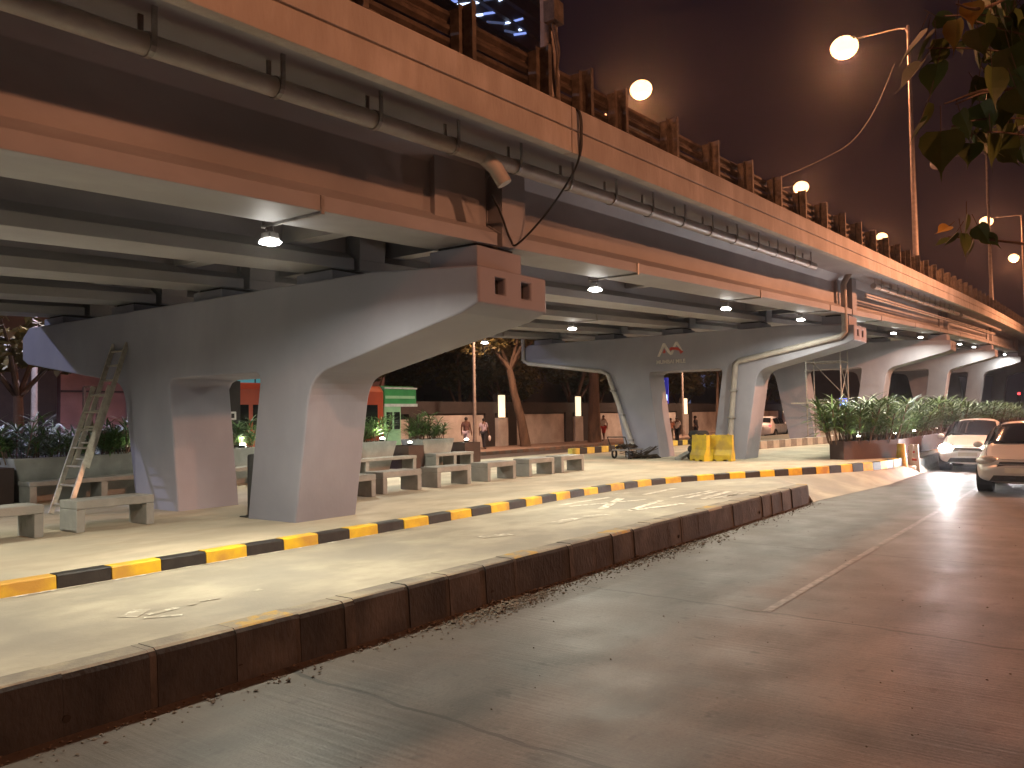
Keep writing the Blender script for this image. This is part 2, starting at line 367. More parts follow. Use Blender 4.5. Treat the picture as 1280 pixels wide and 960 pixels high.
def dup(root, loc=None, rotz=None, label=None, group=None, scale=None):
    def cp(o, par):
        c = o.copy(); COL.objects.link(c)
        if par is not None: c.parent = par
        for ch in list(o.children): cp(ch, c)
        return c
    r = cp(root, None)
    if loc is not None: r.location = loc
    if rotz is not None: r.rotation_euler = (0, 0, rotz)
    if scale is not None: r.scale = scale if isinstance(scale, tuple) else (scale,)*3
    if label: r['label'] = label
    if group: r['group'] = group
    return r

def round_poly(pts, radii, n=6):
    out_ = []
    N = len(pts)
    for i, p in enumerate(pts):
        r = radii.get(i, 0)
        if not r: out_.append(p); continue
        a = Vector(pts[i-1]); c = Vector(p); b = Vector(pts[(i+1) % N])
        p0 = c + (a-c).normalized()*r; p1 = c + (b-c).normalized()*r
        for k in range(n+1):
            t = k/n; q = p0*(1-t)**2 + c*2*t*(1-t) + p1*t*t
            out_.append((q.x, q.y))
    return out_

def apply_bool(o, cutter):
    md = o.modifiers.new('cut', 'BOOLEAN'); md.operation = 'DIFFERENCE'; md.solver = 'EXACT'; md.object = cutter
    bpy.context.view_layer.update()
    dg = bpy.context.evaluated_depsgraph_get()
    me = bpy.data.meshes.new_from_object(o.evaluated_get(dg))
    o.modifiers.remove(md); o.data = me
    bpy.data.objects.remove(cutter)

# ------------------------------------------------------------------ the grade of the flyover
def grade(x):
    x0 = 7.93
    if x <= 35: return 0.040*(x-x0)
    if x > 110: x = 110
    t = x-35
    return 0.040*(35-x0) + 0.040*(t - t*t/(2*75))

# ================================================================== SETTING
g = MB(); g.add([(-100, -100, -0.03), (320, -100, -0.03), (320, 320, -0.03), (-100, 320, -0.03)], [(0, 1, 2, 3)])
struct(g.build('ground', earth))
g = MB(); NX = 60
g.add([(-40, -7.5, 0), (160, -7.5, 0), (160, 5.4, 0), (-40, 5.4, 0)], [(0, 1, 2, 3)])
struct(g.build('road', road_m))
g = MB(); g.add([(-40, 16.6, 0), (160, 16.6, 0), (160, 24.4, 0), (-40, 24.4, 0)], [(0, 1, 2, 3)])
struct(g.build('far_road', asph))
g = MB(); g.box((-40, 24.4, -0.02), (160, 40, 0.14))
struct(g.build('far_sidewalk', side_c))
g = MB(); g.box((-40, -12, -0.02), (160, -7.5, 0.15))
struct(g.build('near_sidewalk', path_c))
# lane line
g = MB()
for k in range(14):
    x0_ = 7.6 + k*4.6
    L = 4.4 if k < 3 else 2.6
    g.add([(x0_, 2.64, 0.004), (x0_+L, 2.64, 0.004), (x0_+L, 2.72, 0.004), (x0_, 2.72, 0.004)], [(0, 1, 2, 3)])
struct(g.build('road_lane_line', lane_w))

# kerb curve of the plaza (front face)
KC = [(-16, 7.74), (-5, 7.74), (3, 7.74), (7, 7.72), (9, 7.77), (11, 7.86), (13, 7.97), (14.5, 7.95), (15.6, 7.87), (16.6, 7.67), (17.6, 7.28), (18.6, 6.87), (19.7, 6.43), (21.1, 5.87), (22.2, 5.50), (23.4, 5.15), (25.0, 4.98), (27, 4.95), (60, 4.95), (110, 4.95)]
def kc(x):
    for (a, b), (c, d) in zip(KC, KC[1:]):
        if a <= x <= c: return b + (d-b)*(x-a)/(c-a)
    return KC[-1][1]
def kcs(x): return (kc(x-0.45)+kc(x)+kc(x+0.45)+kc(x-0.2)+kc(x+0.2))/5
def ylo_(x): return 5.02 - 0.42*max(0.0, min(1.0, (x-17.5)/4.5))
def path_z(x, y):
    s = max(0.0, min(1.0, (x-16.0)/10.0)); s = s*s*(3-2*s)
    z = 0.36*(1-s) + 0.25*s
    wgt = max(0.0, min(1.0, (x-17.13)/0.02))
    e = max(0.0, min(1.0, (y-ylo_(x)-0.02)/max(0.28, min(1.9, 0.6+max(0, x-17.15)*0.5, kcs(x)-0.05-ylo_(x))))); e = e*(0.6+0.4*e*(3-2*e)*1.0)
    return z*(1-wgt) + (0.006 + (z-0.006)*e)*wgt
# path between the two kerbs
g = MB(); xs = sorted([-16+0.5*i for i in range(88) if abs(i*0.5-16-17) > 0.2] + [17.0, 17.13, 17.15, 17.25, 17.4]); NYP = 14; vv = []
for x in xs:
    ylo = 5.22 if x < 17.14 else ylo_(x); yhi = kcs(x)+0.04
    for j in range(NYP+1):
        y = ylo + (yhi-ylo)*j/NYP; vv.append((x, y, path_z(x, y)))
ff = []
for i in range(len(xs)-1):
    for j in range(NYP):
        a = i*(NYP+1)+j
        if kcs(xs[i]) < ylo_(xs[i])+0.02: continue
        ff.append((a, a+NYP+1, a+NYP+2, a+1))
g.add(vv, ff); o = struct(g.build('path', path_c, smooth=40))
# plaza under the flyover
xs = [-16+0.5*i for i in range(200)]
front = [(x, kcs(x)+0.10) for x in xs if x <= 84]
g = MB(); back = [(84, 16.6), (-16, 16.6)]
poly = front+back; n = len(poly)
g.add([(x, y, 0.46) for x, y in poly]+[(x, y, -0.02) for x, y in poly], [tuple(range(n))]+[(i, (i+1) % n, n+(i+1) % n, n+i) for i in range(n)])
struct(g.build('plaza', plaza_c))

# painted kerb: one long run of blocks
def arc_points(x0, x1, step):
    pts = [x0]; x = x0
    while x < x1:
        dx = 0.02; acc = 0
        while acc < step:
            acc += math.hypot(dx, kcs(x+dx)-kcs(x)); x += dx
        pts.append(x)
    return pts
bx = arc_points(3.41-0.495*38, 26.2, 0.495)
g = MB()
for i in range(len(bx)-1):
    a, b = bx[i]+0.004, bx[i+1]-0.004
    k = i-38
    A = Vector((a, kcs(a), 0)); B = Vector((b, kcs(b), 0)); d = (B-A).normalized(); nrm = Vector((-d.y, d.x, 0))
    za, zb = path_z(a, kcs(a))-0.05, path_z(b, kcs(b))-0.05
    jit = rnd.uniform(-0.006, 0.006); A = A+nrm*jit; B = B+nrm*jit
    T = 0.482+rnd.uniform(-0.004, 0.004)
    v = []
    for P, zb_ in ((A, za), (B, zb)):
        v += [P+Vector((0, 0, zb_)), P+nrm*0.012+Vector((0, 0, T-0.012)), P+nrm*0.03+Vector((0, 0, T)), P+nrm*0.16+Vector((0, 0, T)), P+nrm*0.16+Vector((0, 0, zb_))]
    fs = [(0, 5, 6, 1), (1, 6, 7, 2), (2, 7, 8, 3), (3, 8, 9, 4), (0, 1, 2, 3, 4), (9, 8, 7, 6, 5)]
    yel = (k % 2 == 1)
    g.add(v, fs[:1], 0 if yel else 1); g.add(v, fs[1:], 0 if yel else 1)
tag(g.build('painted_kerb', [kerb_y, kerb_b]), 'long low kerb freshly painted in yellow and black blocks along the plaza edge', 'kerb')

# old high kerb beside the road
g = MB(); x = -15.0; i = 0; mortar = False
while x < 17.05:
    L = min(rnd.uniform(0.045, 0.11) if mortar else rnd.uniform(0.38, 0.60), 17.1-x)
    fade = rnd.random() < 0.45; topy = (not mortar) and rnd.random() < 0.2
    yb = 5.10+rnd.uniform(-0.010, 0.010); T = 0.372+rnd.uniform(-0.004, 0.004); w0 = 0.22
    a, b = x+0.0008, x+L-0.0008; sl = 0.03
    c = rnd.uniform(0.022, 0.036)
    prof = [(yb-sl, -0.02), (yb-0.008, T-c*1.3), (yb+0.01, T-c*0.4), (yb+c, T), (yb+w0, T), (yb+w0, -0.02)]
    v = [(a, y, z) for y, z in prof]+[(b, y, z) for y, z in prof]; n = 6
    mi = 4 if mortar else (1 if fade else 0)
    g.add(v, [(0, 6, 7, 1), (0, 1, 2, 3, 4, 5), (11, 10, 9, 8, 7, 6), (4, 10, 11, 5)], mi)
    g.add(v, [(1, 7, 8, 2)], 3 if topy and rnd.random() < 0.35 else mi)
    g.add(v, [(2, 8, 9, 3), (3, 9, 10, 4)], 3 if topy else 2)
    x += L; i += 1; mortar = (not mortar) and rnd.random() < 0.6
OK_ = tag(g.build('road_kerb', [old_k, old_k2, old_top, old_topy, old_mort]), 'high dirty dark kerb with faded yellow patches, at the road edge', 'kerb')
for x in (2.42, 3.62, 6.55, 10.9, 14.2):          # weep holes in the old kerb, solid dark plugs for their shaded insides
    MB().tube([(x, 5.074, 0.10), (x, 5.20, 0.11)], 0.024, 10).build('weep_hole', hole_shade, OK_)
# painted marks on the path, as worn strokes
def strokes(px_list, m, name, label):
    gg = MB()
    for (x0_, y0_), (x1_, y1_), wd in px_list:
        d = Vector((x1_-x0_, y1_-y0_)).normalized(); nn = Vector((-d.y, d.x))*wd/2
        q = [(x0_-nn.x, y0_-nn.y), (x1_-nn.x, y1_-nn.y), (x1_+nn.x, y1_+nn.y), (x0_+nn.x, y0_+nn.y)]
        gg.add([(a, b, path_z(a, b)+0.005) for a, b in q], [(0, 1, 2, 3)])
    return gg.build(name, m)
def at(x, y, z=0.36):
    d = fw + rt*((x-640)/1030) - up*((y-480)/1030); t = (z-CAM.z)/d.z; p = CAM+d*t; return (p.x, p.y)
def aty(x, y, Y):
    d = fw + rt*((x-640)/1030) - up*((y-480)/1030); return CAM+d*(Y/d.y)
def zm(x, y): return at(630+x/3.282, 560+y/3.282)       # points read off an enlargement
S = [(zm(225, 236), zm(435, 203), 0.09), (zm(270, 240), zm(585, 212), 0.08), (zm(400, 250), zm(480, 207), 0.14), (zm(575, 192), zm(700, 166), 0.10),
     (zm(510, 258), zm(740, 228), 0.13), (zm(520, 255), zm(645, 216), 0.10), (zm(680, 205), zm(850, 176), 0.08), (zm(745, 206), zm(880, 176), 0.10),
     (zm(810, 210), zm(925, 178), 0.12), (zm(850, 208), zm(1000, 184), 0.08), (zm(905, 205), zm(960, 186), 0.09)]
struct(strokes(S, worn_w, 'path_paint_marks', ''))
S = [(at(160, 772), at(178, 762), 0.14), (at(185, 769), at(222, 760), 0.07), (at(180, 773), at(228, 769), 0.06), (at(235, 757), at(246, 755), 0.05), (at(250, 752), at(275, 748), 0.05), (at(318, 739), at(327, 737), 0.06),
     (zm(330, 284), zm(420, 274), 0.2), (zm(440, 190), zm(520, 184), 0.12), (at(690, 655), at(720, 648), 0.2), (at(600, 672), at(640, 668), 0.18)]
struct(strokes(S, worn_w2, 'path_worn_marks', ''))
g = MB()
for a, b in ((3.2, 4.9), (5.0, 6.6), (6.7, 8.2)):
    g.add([(a, kcs(a)-0.075, path_z(a, 7.6)+0.005), (b, kcs(b)-0.075, path_z(b, 7.6)+0.005), (b, kcs(b)-0.03, path_z(b, 7.6)+0.005), (a, kcs(a)-0.03, path_z(a, 7.6)+0.005)], [(0, 1, 2, 3)])
struct(g.build('path_edge_line', worn_w2))

# ================================================================== FLYOVER
fly = thing('flyover', 'long grey flyover deck with girders and orange lit parapet', 'flyover', (0, 11.4, 0))
XS = [-14+2*i for i in range(66)]
PX = [7.93+16.65*k for k in range(-1, 7)]
slab = [(5.05, 5.10), (5.05, 5.02), (6.2, 4.98), (16.5, 4.98), (17.75, 5.02), (17.75, 5.22), (5.05, 5.22)]
slab = [(5.12, 5.00), (6.25, 4.97), (16.5, 4.97), (17.62, 5.0), (17.62, 5.20), (5.12, 5.20)]
MB().sweep(slab, XS, grade).build('deck', girder_paint, fly)
# parapet panels between expansion joints
for a, b in zip(PX[:-1], PX[1:]):
    n_ = 9; xs_ = [a+0.012+(b-a-0.024)*i/(n_-1) for i in range(n_)]
    pr = [(4.90, 4.845), (4.90, 5.098), (4.922, 5.103), (4.922, 5.117), (4.896, 5.122), (4.896, 5.37), (4.91, 5.385), (5.22, 5.385), (5.22, 5.18), (5.116, 5.18), (5.116, 4.90), (5.02, 4.845)]
    MB().sweep(pr, xs_, grade).build('parapet_panel', fascia_paint, fly, bevel=0.006)
    pr2 = [(22.52-y, z) for y, z in pr]
    MB().sweep(pr2, xs_, grade).build('parapet_panel', fascia_paint, fly)
GY = [6.31+2.49*k for k in range(5)]
for a, b in zip(PX[:-1], PX[1:]):
    for yc in GY:
        n_ = 9; xs_ = [a+0.05+(b-a-0.10)*i/(n_-1) for i in range(n_)]
        zb = 3.91
        pr = [(yc-0.36, zb), (yc-0.36, zb+0.15), (yc-0.13, zb+0.30), (yc-0.13, 4.78), (yc-0.3, 4.975), (yc+0.3, 4.975), (yc+0.13, 4.78), (yc+0.13, zb+0.30), (yc+0.36, zb+0.15), (yc+0.36, zb)]
        mb = MB().sweep(pr, xs_, grade)
        for e0, e1 in ((a+0.06, a+0.55), (b-1.0, b-0.06)):        # solid end blocks
            ez = [(yc-0.355, zb+0.004), (yc-0.355, 4.96), (yc+0.355, 4.96), (yc+0.355, zb+0.004)]
            if e0 > b-2: ez = [(yc-0.20, zb+0.01), (yc-0.20, 4.96), (yc+0.20, 4.96), (yc+0.20, zb+0.01)]
            mb.sweep(ez, [e0, e1], grade)
        mb.build('girder', girder_paint, fly, bevel=0.008)
    for e in (a+0.95, b-0.95):                                  # cross beams
        mb = MB()
        for y0_, y1_ in zip(GY[:-1], GY[1:]):
            mb.sweep([(y0_+0.10, 4.18), (y0_+0.10, 4.972), (y1_-0.10, 4.972), (y1_-0.10, 4.18)], [e-0.14, e+0.14], grade)
        mb.build('cross_beam', girder_paint, fly)
    mb = MB(); e = (a+b)/2
    for y0_, y1_ in zip(GY[:-1], GY[1:]):
        mb.sweep([(y0_+0.10, 4.3), (y0_+0.10, 4.972), (y1_-0.10, 4.972), (y1_-0.10, 4.3)], [e-0.12, e+0.12], grade)
    mb.build('cross_beam', girder_paint, fly)

# ------------------------------------------------------------------ piers
PIER_LAB = {0: 'nearest grey two-legged pier with a ladder leaning on it', 1: 'second two-legged pier carrying the white and red zigzag emblem and lettering',
            2: 'third two-legged pier, behind the scaffold tower', 3: 'fourth two-legged pier, just beyond the scaffold pier, rising above the shrubs',
            4: 'fifth two-legged pier, far along above the shrubs', 5: 'farthest two-legged pier at the right edge of the view'}
piers = {}
for k in range(6):
    xc = 7.93+16.65*k; L = grade(xc)
    cl = lambda z: 8.92-0.16*(z-0.46)
    prof = [(8.94, 0.42), (cl(2.42+L), 2.42+L), (6.0, 3.04+L), (5.75, 3.14+L), (5.75, 3.56+L), (7.4, 3.68+L), (16.75, 3.68+L), (17.02, 3.50+L), (17.02, 3.08+L), (16.8, 2.98+L),
            (12.92+0.2*(2.04+L), 2.5+L), (12.90, 0.42), (11.70, 0.42), (11.7+0.13*(2.06+L), 2.52+L), (9.98-0.15*(2.06+L), 2.52+L), (9.98, 0.42)]
    prof = round_poly(prof, {1: 0.34, 10: 0.34, 13: 0.16, 14: 0.16}, 7)
    P = thing('pier', PIER_LAB[k], 'pier', (xc, 11.0, 0.46), group='piers of the flyover')
    mb = MB().prism(prof, xc-0.69, xc+0.69, 'x')
    o = mb.build('pier_body', pier_paint, P)
    me = o.data
    for v in me.vertices:                     # legs taper towards the ground
        z = v.co.z+0.46
        if v.co.x > 0:
            t = max(0.0, min(1.0, (z-2.42-L)/0.30)); v.co.x = 0.40+0.29*t
    if k < 4:
        cut = MB()
        for s_ in (-0.27, 0.25):
            cut.box((xc+s_-0.09, 5.60, 3.27+L), (xc+s_+0.09, 5.92, 3.46+L))
        c_ = cut.build('cutter', hole_shade); apply_bool(o, c_)
        mb = MB()
        for s_ in (-0.27, 0.25):
            mb.box((xc+s_-0.089, 5.86, 3.271+L), (xc+s_+0.089, 5.915, 3.459+L))
        mb.build('anchor_pocket', hole_shade, P)  # dark block paints the shade at the back of each pocket
    bv = o.modifiers.new('bevel', 'BEVEL'); bv.width = 0.025; bv.segments = 2; bv.limit_method = 'ANGLE'; bv.angle_limit = R(40)
    for yc in GY:
        top = 3.60 if yc < 7 else 3.68
        mb = MB().box((xc-0.46, yc-0.37, top+L-0.02), (xc+0.42, yc+0.37, 3.855+L)); mb.build('bearing_block', pier_paint, P, bevel=0.012)
        mb = MB().box((xc-0.4, yc-0.28, 3.856+L), (xc+0.36, yc+0.28, 3.908+L)); mb.build('bearing_pad', dark_rub, P)
    piers[k] = P

# emblem and lettering on the second pier
xf = piers[1].location.x-0.69-0.006
def lz(x, y): return (11.27-(x-690)*0.00234, 3.87-(y-440)*0.0019)
em = thing('emblem', 'white and red zigzag emblem with MUMBAI MILE lettering on the second pier', 'emblem', (xf, 11.27, 3.6))
def flat(polys, name, m, par, dx=0.0):
    mb = MB()
    for p in polys: mb.prism([lz(*q) for q in p], xf-dx, xf+0.005, 'x')
    return mb.build(name, m, par)
flat([[(492, 552), (530, 552), (598, 395), (655, 500), (690, 535), (720, 525), (745, 462), (715, 455), (692, 490), (612, 330), (580, 330)],
      [(722, 405), (765, 318), (795, 318), (872, 478), (850, 470), (780, 372), (755, 415)]], 'white_mark', white_p, em)
flat([[(672, 432), (700, 402), (750, 408), (800, 415), (850, 470), (880, 490), (835, 528), (815, 470), (760, 452), (720, 448), (690, 462)], [(575, 490), (600, 425), (622, 480), (600, 500)]], 'red_mark', red_p, em, 0.002)
fc = bpy.data.curves.new('lettering', 'FONT'); fc.body = 'MUMBAI MILE'; fc.size = 0.165; fc.align_x = 'CENTER'; fc.extrude = 0.003; fc.offset = 0.004
fc.materials.append(white_p)
_t = bpy.data.objects.new('t', fc); COL.objects.link(_t); bpy.context.view_layer.update()
_me = bpy.data.meshes.new_from_object(_t.evaluated_get(bpy.context.evaluated_depsgraph_get())); bpy.data.objects.remove(_t)
ft = bpy.data.objects.new('lettering', _me); COL.objects.link(ft); ft.parent = em
ft.matrix_local = Matrix(((0, 0, -1, 0.002), (-1, 0, 0, 0.0), (0, 1, 0, -0.17), (0, 0, 0, 1)))

# drain pipes running down the second pier
L1 = grade(piers[1].location.x); xp = piers[1].location.x-0.69-0.075
dp = thing('drainpipe', 'grey drainpipe hugging the second pier down its left leg', 'drainpipe', (xp, 13.4, 0.46))
mb = MB().tube([(xp, 16.92, 4.6), (xp, 16.92, 3.16+L1), (xp, 16.7, 3.02+L1), (xp, 13.75, 2.62+L1), (xp, 13.5, 2.5+L1), (xp-0.01, 12.5, 0.47)], 0.07, 10)
mb.build('pipe', pipe_m, dp, smooth=50)
for t in (0.2, 0.5, 0.8):
    mb = MB(); y = 13.5+(12.5-13.5)*t; z = 2.5+L1+(0.47-2.5-L1)*t
    mb.box((xp-0.085, y-0.085, z-0.03), (xp+0.085, y+0.085, z+0.03)); mb.build('clamp', steel, dp)
dp = thing('drainpipe', 'grey drainpipe from the deck along the right arm of the second pier', 'drainpipe', (xp, 9.2, 0.46))
yy = 5.98
mb = MB().tube([(xp+0.1, yy-0.2, 5.1+L1), (xp, yy, 4.7+L1), (xp, yy, 3.36+L1), (xp, yy+0.12, 3.24+L1), (xp, 9.02, 2.72+L1), (xp, 9.14, 2.6+L1), (xp, 9.42, 0.47)], 0.085, 10)
mb.build('pipe', pipe_m, dp, smooth=50)
for z in (0.9, 1.7, 2.5):
    mb = MB(); y = 9.42-(z-0.47)*0.28/(2.13+L1); mb.box((xp-0.1, y-0.1, z-0.03), (xp+0.1, y+0.1, z+0.03)); mb.build('clamp', steel, dp)

# ------------------------------------------------------------------ gutter pipe under the deck edge
PYY = 5.5
def pz(x): return 4.735+grade(x)
def gutter(x0_, x1_, label, stub=None):
    T = thing('gutter_pipe', label, 'pipe', (x0_, PYY, pz(x0_)), group='drain pipes under the parapet')
    n_ = max(2, int((x1_-x0_)/2)); xs_ = [x0_+(x1_-x0_)*i/n_ for i in range(n_+1)]
    MB().tube([(x, PYY, pz(x)) for x in xs_], 0.082, 14).build('pipe', pipe_m, T, smooth=50)
    x = x0_+0.6
    while x < x1_ and x < 40:
        mb = MB(); z = pz(x)
        mb.tube([(x-0.022, PYY, z), (x+0.022, PYY, z+0.001)], 0.094, 14)
        mb.box((x-0.02, PYY-0.1, z), (x+0.02, PYY-0.085, 4.99+grade(x)))
        mb.box((x-0.02, PYY+0.085, z), (x+0.02, PYY+0.1, 4.99+grade(x)))
        mb.build('hanger', steel, T); x += 1.12
    if stub:
        MB().tube([(stub-0.08, PYY, pz(stub)), (stub+0.04, PYY-0.08, pz(stub)-0.12), (stub+0.10, PYY-0.16, pz(stub)-0.30)], 0.085, 14).build('outlet', pipe_m, T, smooth=50)
gutter(-12, 19.4, 'long grey drain pipe on hangers below the nearest parapet', 7.12)
gutter(25.2, 41.0, 'grey drain pipe below the parapet between second and third piers')
gutter(41.9, 57.6, 'grey drain pipe below the parapet beyond the third pier')
T = thing('cable_conduit', 'thin bluish conduit pair below the drain pipe past the second pier', 'conduit', (25, 5.8, 4.5))
MB().tube([(25.2, 5.72, 4.52+grade(25.2)), (57, 5.72, 4.52+grade(57))], 0.03, 8).tube([(25.2, 5.72, 4.44+grade(25.2)), (57, 5.72, 4.44+grade(57))], 0.03, 8).build('conduit', pipe_m, T, smooth=50)

# ------------------------------------------------------------------ crash barrier on the parapet
gr = thing('crash_barrier', 'rusty corrugated steel crash barrier standing on the flyover parapet', 'crash barrier', (0, 5.05, 5.4))
posts = [3.3, 4.8, 6.25, 7.60, 8.52] + [9.4+1.53*i for i in range(64)]
for x in posts:
    z = 5.385+grade(x); mb = MB()
    y0_ = 4.96
    mb.box((x-0.012, y0_, z), (x+0.0, y0_+0.14, z+0.62))                 # web
    mb.box((x-0.05, y0_-0.008, z+0.003), (x+0.012, y0_+0.0, z+0.62))     # flanges
    mb.box((x-0.075, y0_+0.14, z+0.003), (x+0.012, y0_+0.148, z+0.62))
    mb.box((x-0.075, y0_+0.15, z+0.12), (x+0.0, y0_+0.25, z+0.58))       # spacer block
    mb.box((x-0.1, y0_-0.05, z), (x+0.1, y0_+0.2, z+0.012))              # foot plate
    mb.build('post', post_s, gr)
Wp = [(0, 0), (0.04, 0.03), (0.04, 0.07), (0.0, 0.11), (0.0, 0.13), (0.04, 0.17), (0.04, 0.21), (0.0, 0.24)]
for h in (0.09, 0.36):
    prof = [(5.30-a, 5.385+h+b) for a, b in Wp] + [(5.304-a, 5.385+h+b) for a, b in reversed(Wp)]
    prof = [(5.26-a, 5.385+h+b) for a, b in Wp] + [(5.266-a, 5.385+h+b) for a, b in reversed(Wp)]
    MB().sweep(prof, XS, grade).build('rail', rail_s, gr)
gr2 = thing('crash_barrier', 'far side steel crash barrier of the flyover behind the near one', 'crash barrier', (0, 17.4, 5.4))
for h in (0.09, 0.36):
    prof = [(17.3+a, 5.385+h+b) for a, b in Wp] + [(17.306+a, 5.385+h+b) for a, b in reversed(Wp)]
    MB().sweep(prof, XS, grade).build('rail', rail_s, gr2)

# ------------------------------------------------------------------ street lamps on the flyover
def street_lamp(x, y, side, h, lit, label, group, pr=(0.095, 0.05), power=0, spans=True, col=SODIUM, zb=None, tgt=None, arm=2.0, dim=False):
    """side +1: arm reaches towards +y"""
    z0 = (5.385+grade(x)) if zb is None else zb
    T = thing('street_lamp', label, 'street lamp', (x, y, z0), group=group)
    MB().lathe([(0.16, 0), (0.16, 0.03), (0.125, 0.04), (0.12, 0.5), (0.115, 0.55), (pr[0], 0.6), (pr[1], h-0.1), (pr[1]*0.9, h)], (x, y, z0), 12).build('pole', pole_s, T, smooth=40)
    MB().tube([(x, y, z0+h-0.25), (x, y+side*0.1, z0+h-0.06), (x, y+side*0.35, z0+h), (x, y+side*arm, z0+h+0.02)], [0.035, 0.035, 0.03, 0.027], 8).build('arm', pole_s, T, smooth=50)
    cy = y+side*(arm+0.3); zz = z0+h
    mb = MB().prism([(cy-side*0.36, zz-0.03), (cy-side*0.36, zz+0.05), (cy-side*0.1, zz+0.13), (cy+side*0.25, zz+0.12), (cy+side*0.4, zz+0.02), (cy+side*0.4, zz-0.05)], x-0.22, x+0.22, 'x')
    mb.build('lamp_housing', pole_s, T, bevel=0.02)
    mb = MB().ball((x, cy+side*0.05, zz-0.18), 0.46, (0.9, 1.05, 0.85), 12)
    mb.build('lamp_lens', em_sod if lit else lampglass, T, smooth=60)
    if lit and power:
        light('lamp_light', 'SPOT' if tgt else 'POINT', (x, cy+side*0.05, zz-0.62), power, col, tgt or (x, cy, 0), 0.22, 140, 0.6, parent=T)
    return T
GA = 'street lamps along the near side of the flyover'; GB = 'street lamps along the far side of the flyover'
street_lamp(8.10, 5.30, 1, 9.2, True, 'nearest flyover lamp post, its thick pole rising behind the parapet with a cable', GA, (0.105, 0.07), 2500)
street_lamp(30.6, 5.30, 1, 8.75, True, 'tall lit flyover lamp with slender pole near the hanging leaves', GA, (0.10, 0.05), 3000, arm=1.75)
street_lamp(52.0, 5.30, 1, 9.0, False, 'unlit flyover lamp with bare arm, at the right of the sky', GA, (0.10, 0.05), arm=2.0)
street_lamp(73.5, 5.30, 1, 9.0, True, 'lit flyover lamp just below the unlit one', GA, (0.10, 0.05), 3000)
street_lamp(95.0, 5.30, 1, 9.0, True, 'small lit flyover lamp cut by the right edge of the view', GA, (0.10, 0.05), 3000)
for x, lb in ((31.0, 'brightest far side lamp right above the crash barrier'), (53.0, 'far side lamp half way along the barrier, second in its row'), (75.5, 'far side lamp low over the barrier, third in its row')):
    street_lamp(x, 17.45, -1, 9.4 if x < 40 else 9.2, True, lb, GB, (0.10, 0.05), 3000, arm=1.4)
# lamp posts along the near pavement, outside the view on the right, that light the road and the parapet
for i, (x, p) in enumerate(((-9, 1500), (4.5, 4200), (28, 23000), (55, 25000))):
    street_lamp(x, -8.2, 1, 9.2, True, ['roadside lamp post behind the camera', 'roadside lamp post right of the camera', 'roadside lamp post beside the parked traffic', 'roadside lamp post far ahead on the right'][i],
                'street lamps along the near pavement', (0.10, 0.05), p, zb=0.15, tgt=(x, 0.5, 0.5))
# lamps of the far pavement
for x, p, c_, lb in ((32.3, 5500, (1.0, 0.60, 0.40), 'pale lamp post on the far pavement beside two walkers'), (57, 7500, (1.0, 0.60, 0.40), 'lamp post on the far pavement past the second pier'), (11.4, 4500, COOL, 'white lamp post on the far pavement at the left, behind leaves'), (-5.5, 5000, COOL, 'white lamp post on the far pavement outside the view')):
    street_lamp(x, 26.0, -1, 8.6, True, lb, 'street lamps along the far pavement', (0.10, 0.06), p, col=c_, zb=0.14, tgt=(x, 24, 0) if x > 0 else (5, 17, 2))

# service box and cables at the nearest lamp post
T = thing('junction_box', 'small grey junction box strapped to the nearest flyover lamp pole', 'junction box', (7.95, 5.2, 6.4))
MB().box((7.86, 5.06, 6.42), (8.06, 5.22, 6.68)).build('box', post_s, T, bevel=0.01)
mb = MB().tube([(7.98, 5.14, 6.42), (8.0, 5.1, 6.1), (8.02, 5.16, 5.8), (8.05, 5.14, 5.42)], 0.018, 6); mb.tube([(7.92, 5.14, 6.42), (7.9, 5.06, 6.0), (7.86, 5.05, 5.5), (7.85, 5.0, 5.4)], 0.012, 6)
mb.build('conduit', post_s, T, smooth=50)
mb = MB()
def cab(pts, r=0.011):
    n_ = 10; o_ = []
    P_ = [Vector(p) for p in pts]
    P_ = [P_[0]*2-P_[1]]+P_+[P_[-1]*2-P_[-2]]
    for i in range(1, len(P_)-2):
        for k in range(n_):
            t = k/n_; a, b, c, d = P_[i-1:i+3]
            o_.append(0.5*((2*b)+(c-a)*t+(2*a-5*b+4*c-d)*t*t+(3*b-a-3*c+d)*t**3))
    o_.append(P_[-2]); return o_
mb.tube(cab([(8.02, 5.1, 5.41), (8.03, 4.872, 5.34), (8.05, 4.86, 4.98), (8.13, 5.0, 4.70), (8.2, 5.45, 4.28), (8.16, 5.85, 3.96), (8.1, 5.92, 4.02), (7.9, 5.92, 4.32), (7.75, 5.93, 4.5)]), 0.014, 6)
mb.tube(cab([(8.02, 5.1, 5.40), (8.05, 4.868, 5.34), (8.07, 4.855, 5.0), (8.10, 4.9, 4.84)]), 0.012, 6)
tag(mb.build('loose_cable', black_m, smooth=60), 'black cable drooping over the parapet in a long V to the pier top', 'cable')
mb = MB()
a = Vector((15.6, 5.1, 6.28)); b = aty(1118, 80, 5.8)
mb.tube(cab([a, a.lerp(b, 0.25)-Vector((0, 0, 0.55)), a.lerp(b, 0.5)-Vector((0, 0, 0.95)), a.lerp(b, 0.75)-Vector((0, 0, 0.75)), b]), 0.009, 6)
tag(mb.build('hanging_wire', post_s, smooth=60), 'thin wire sagging from the crash barrier up to the tall lamp', 'wire')

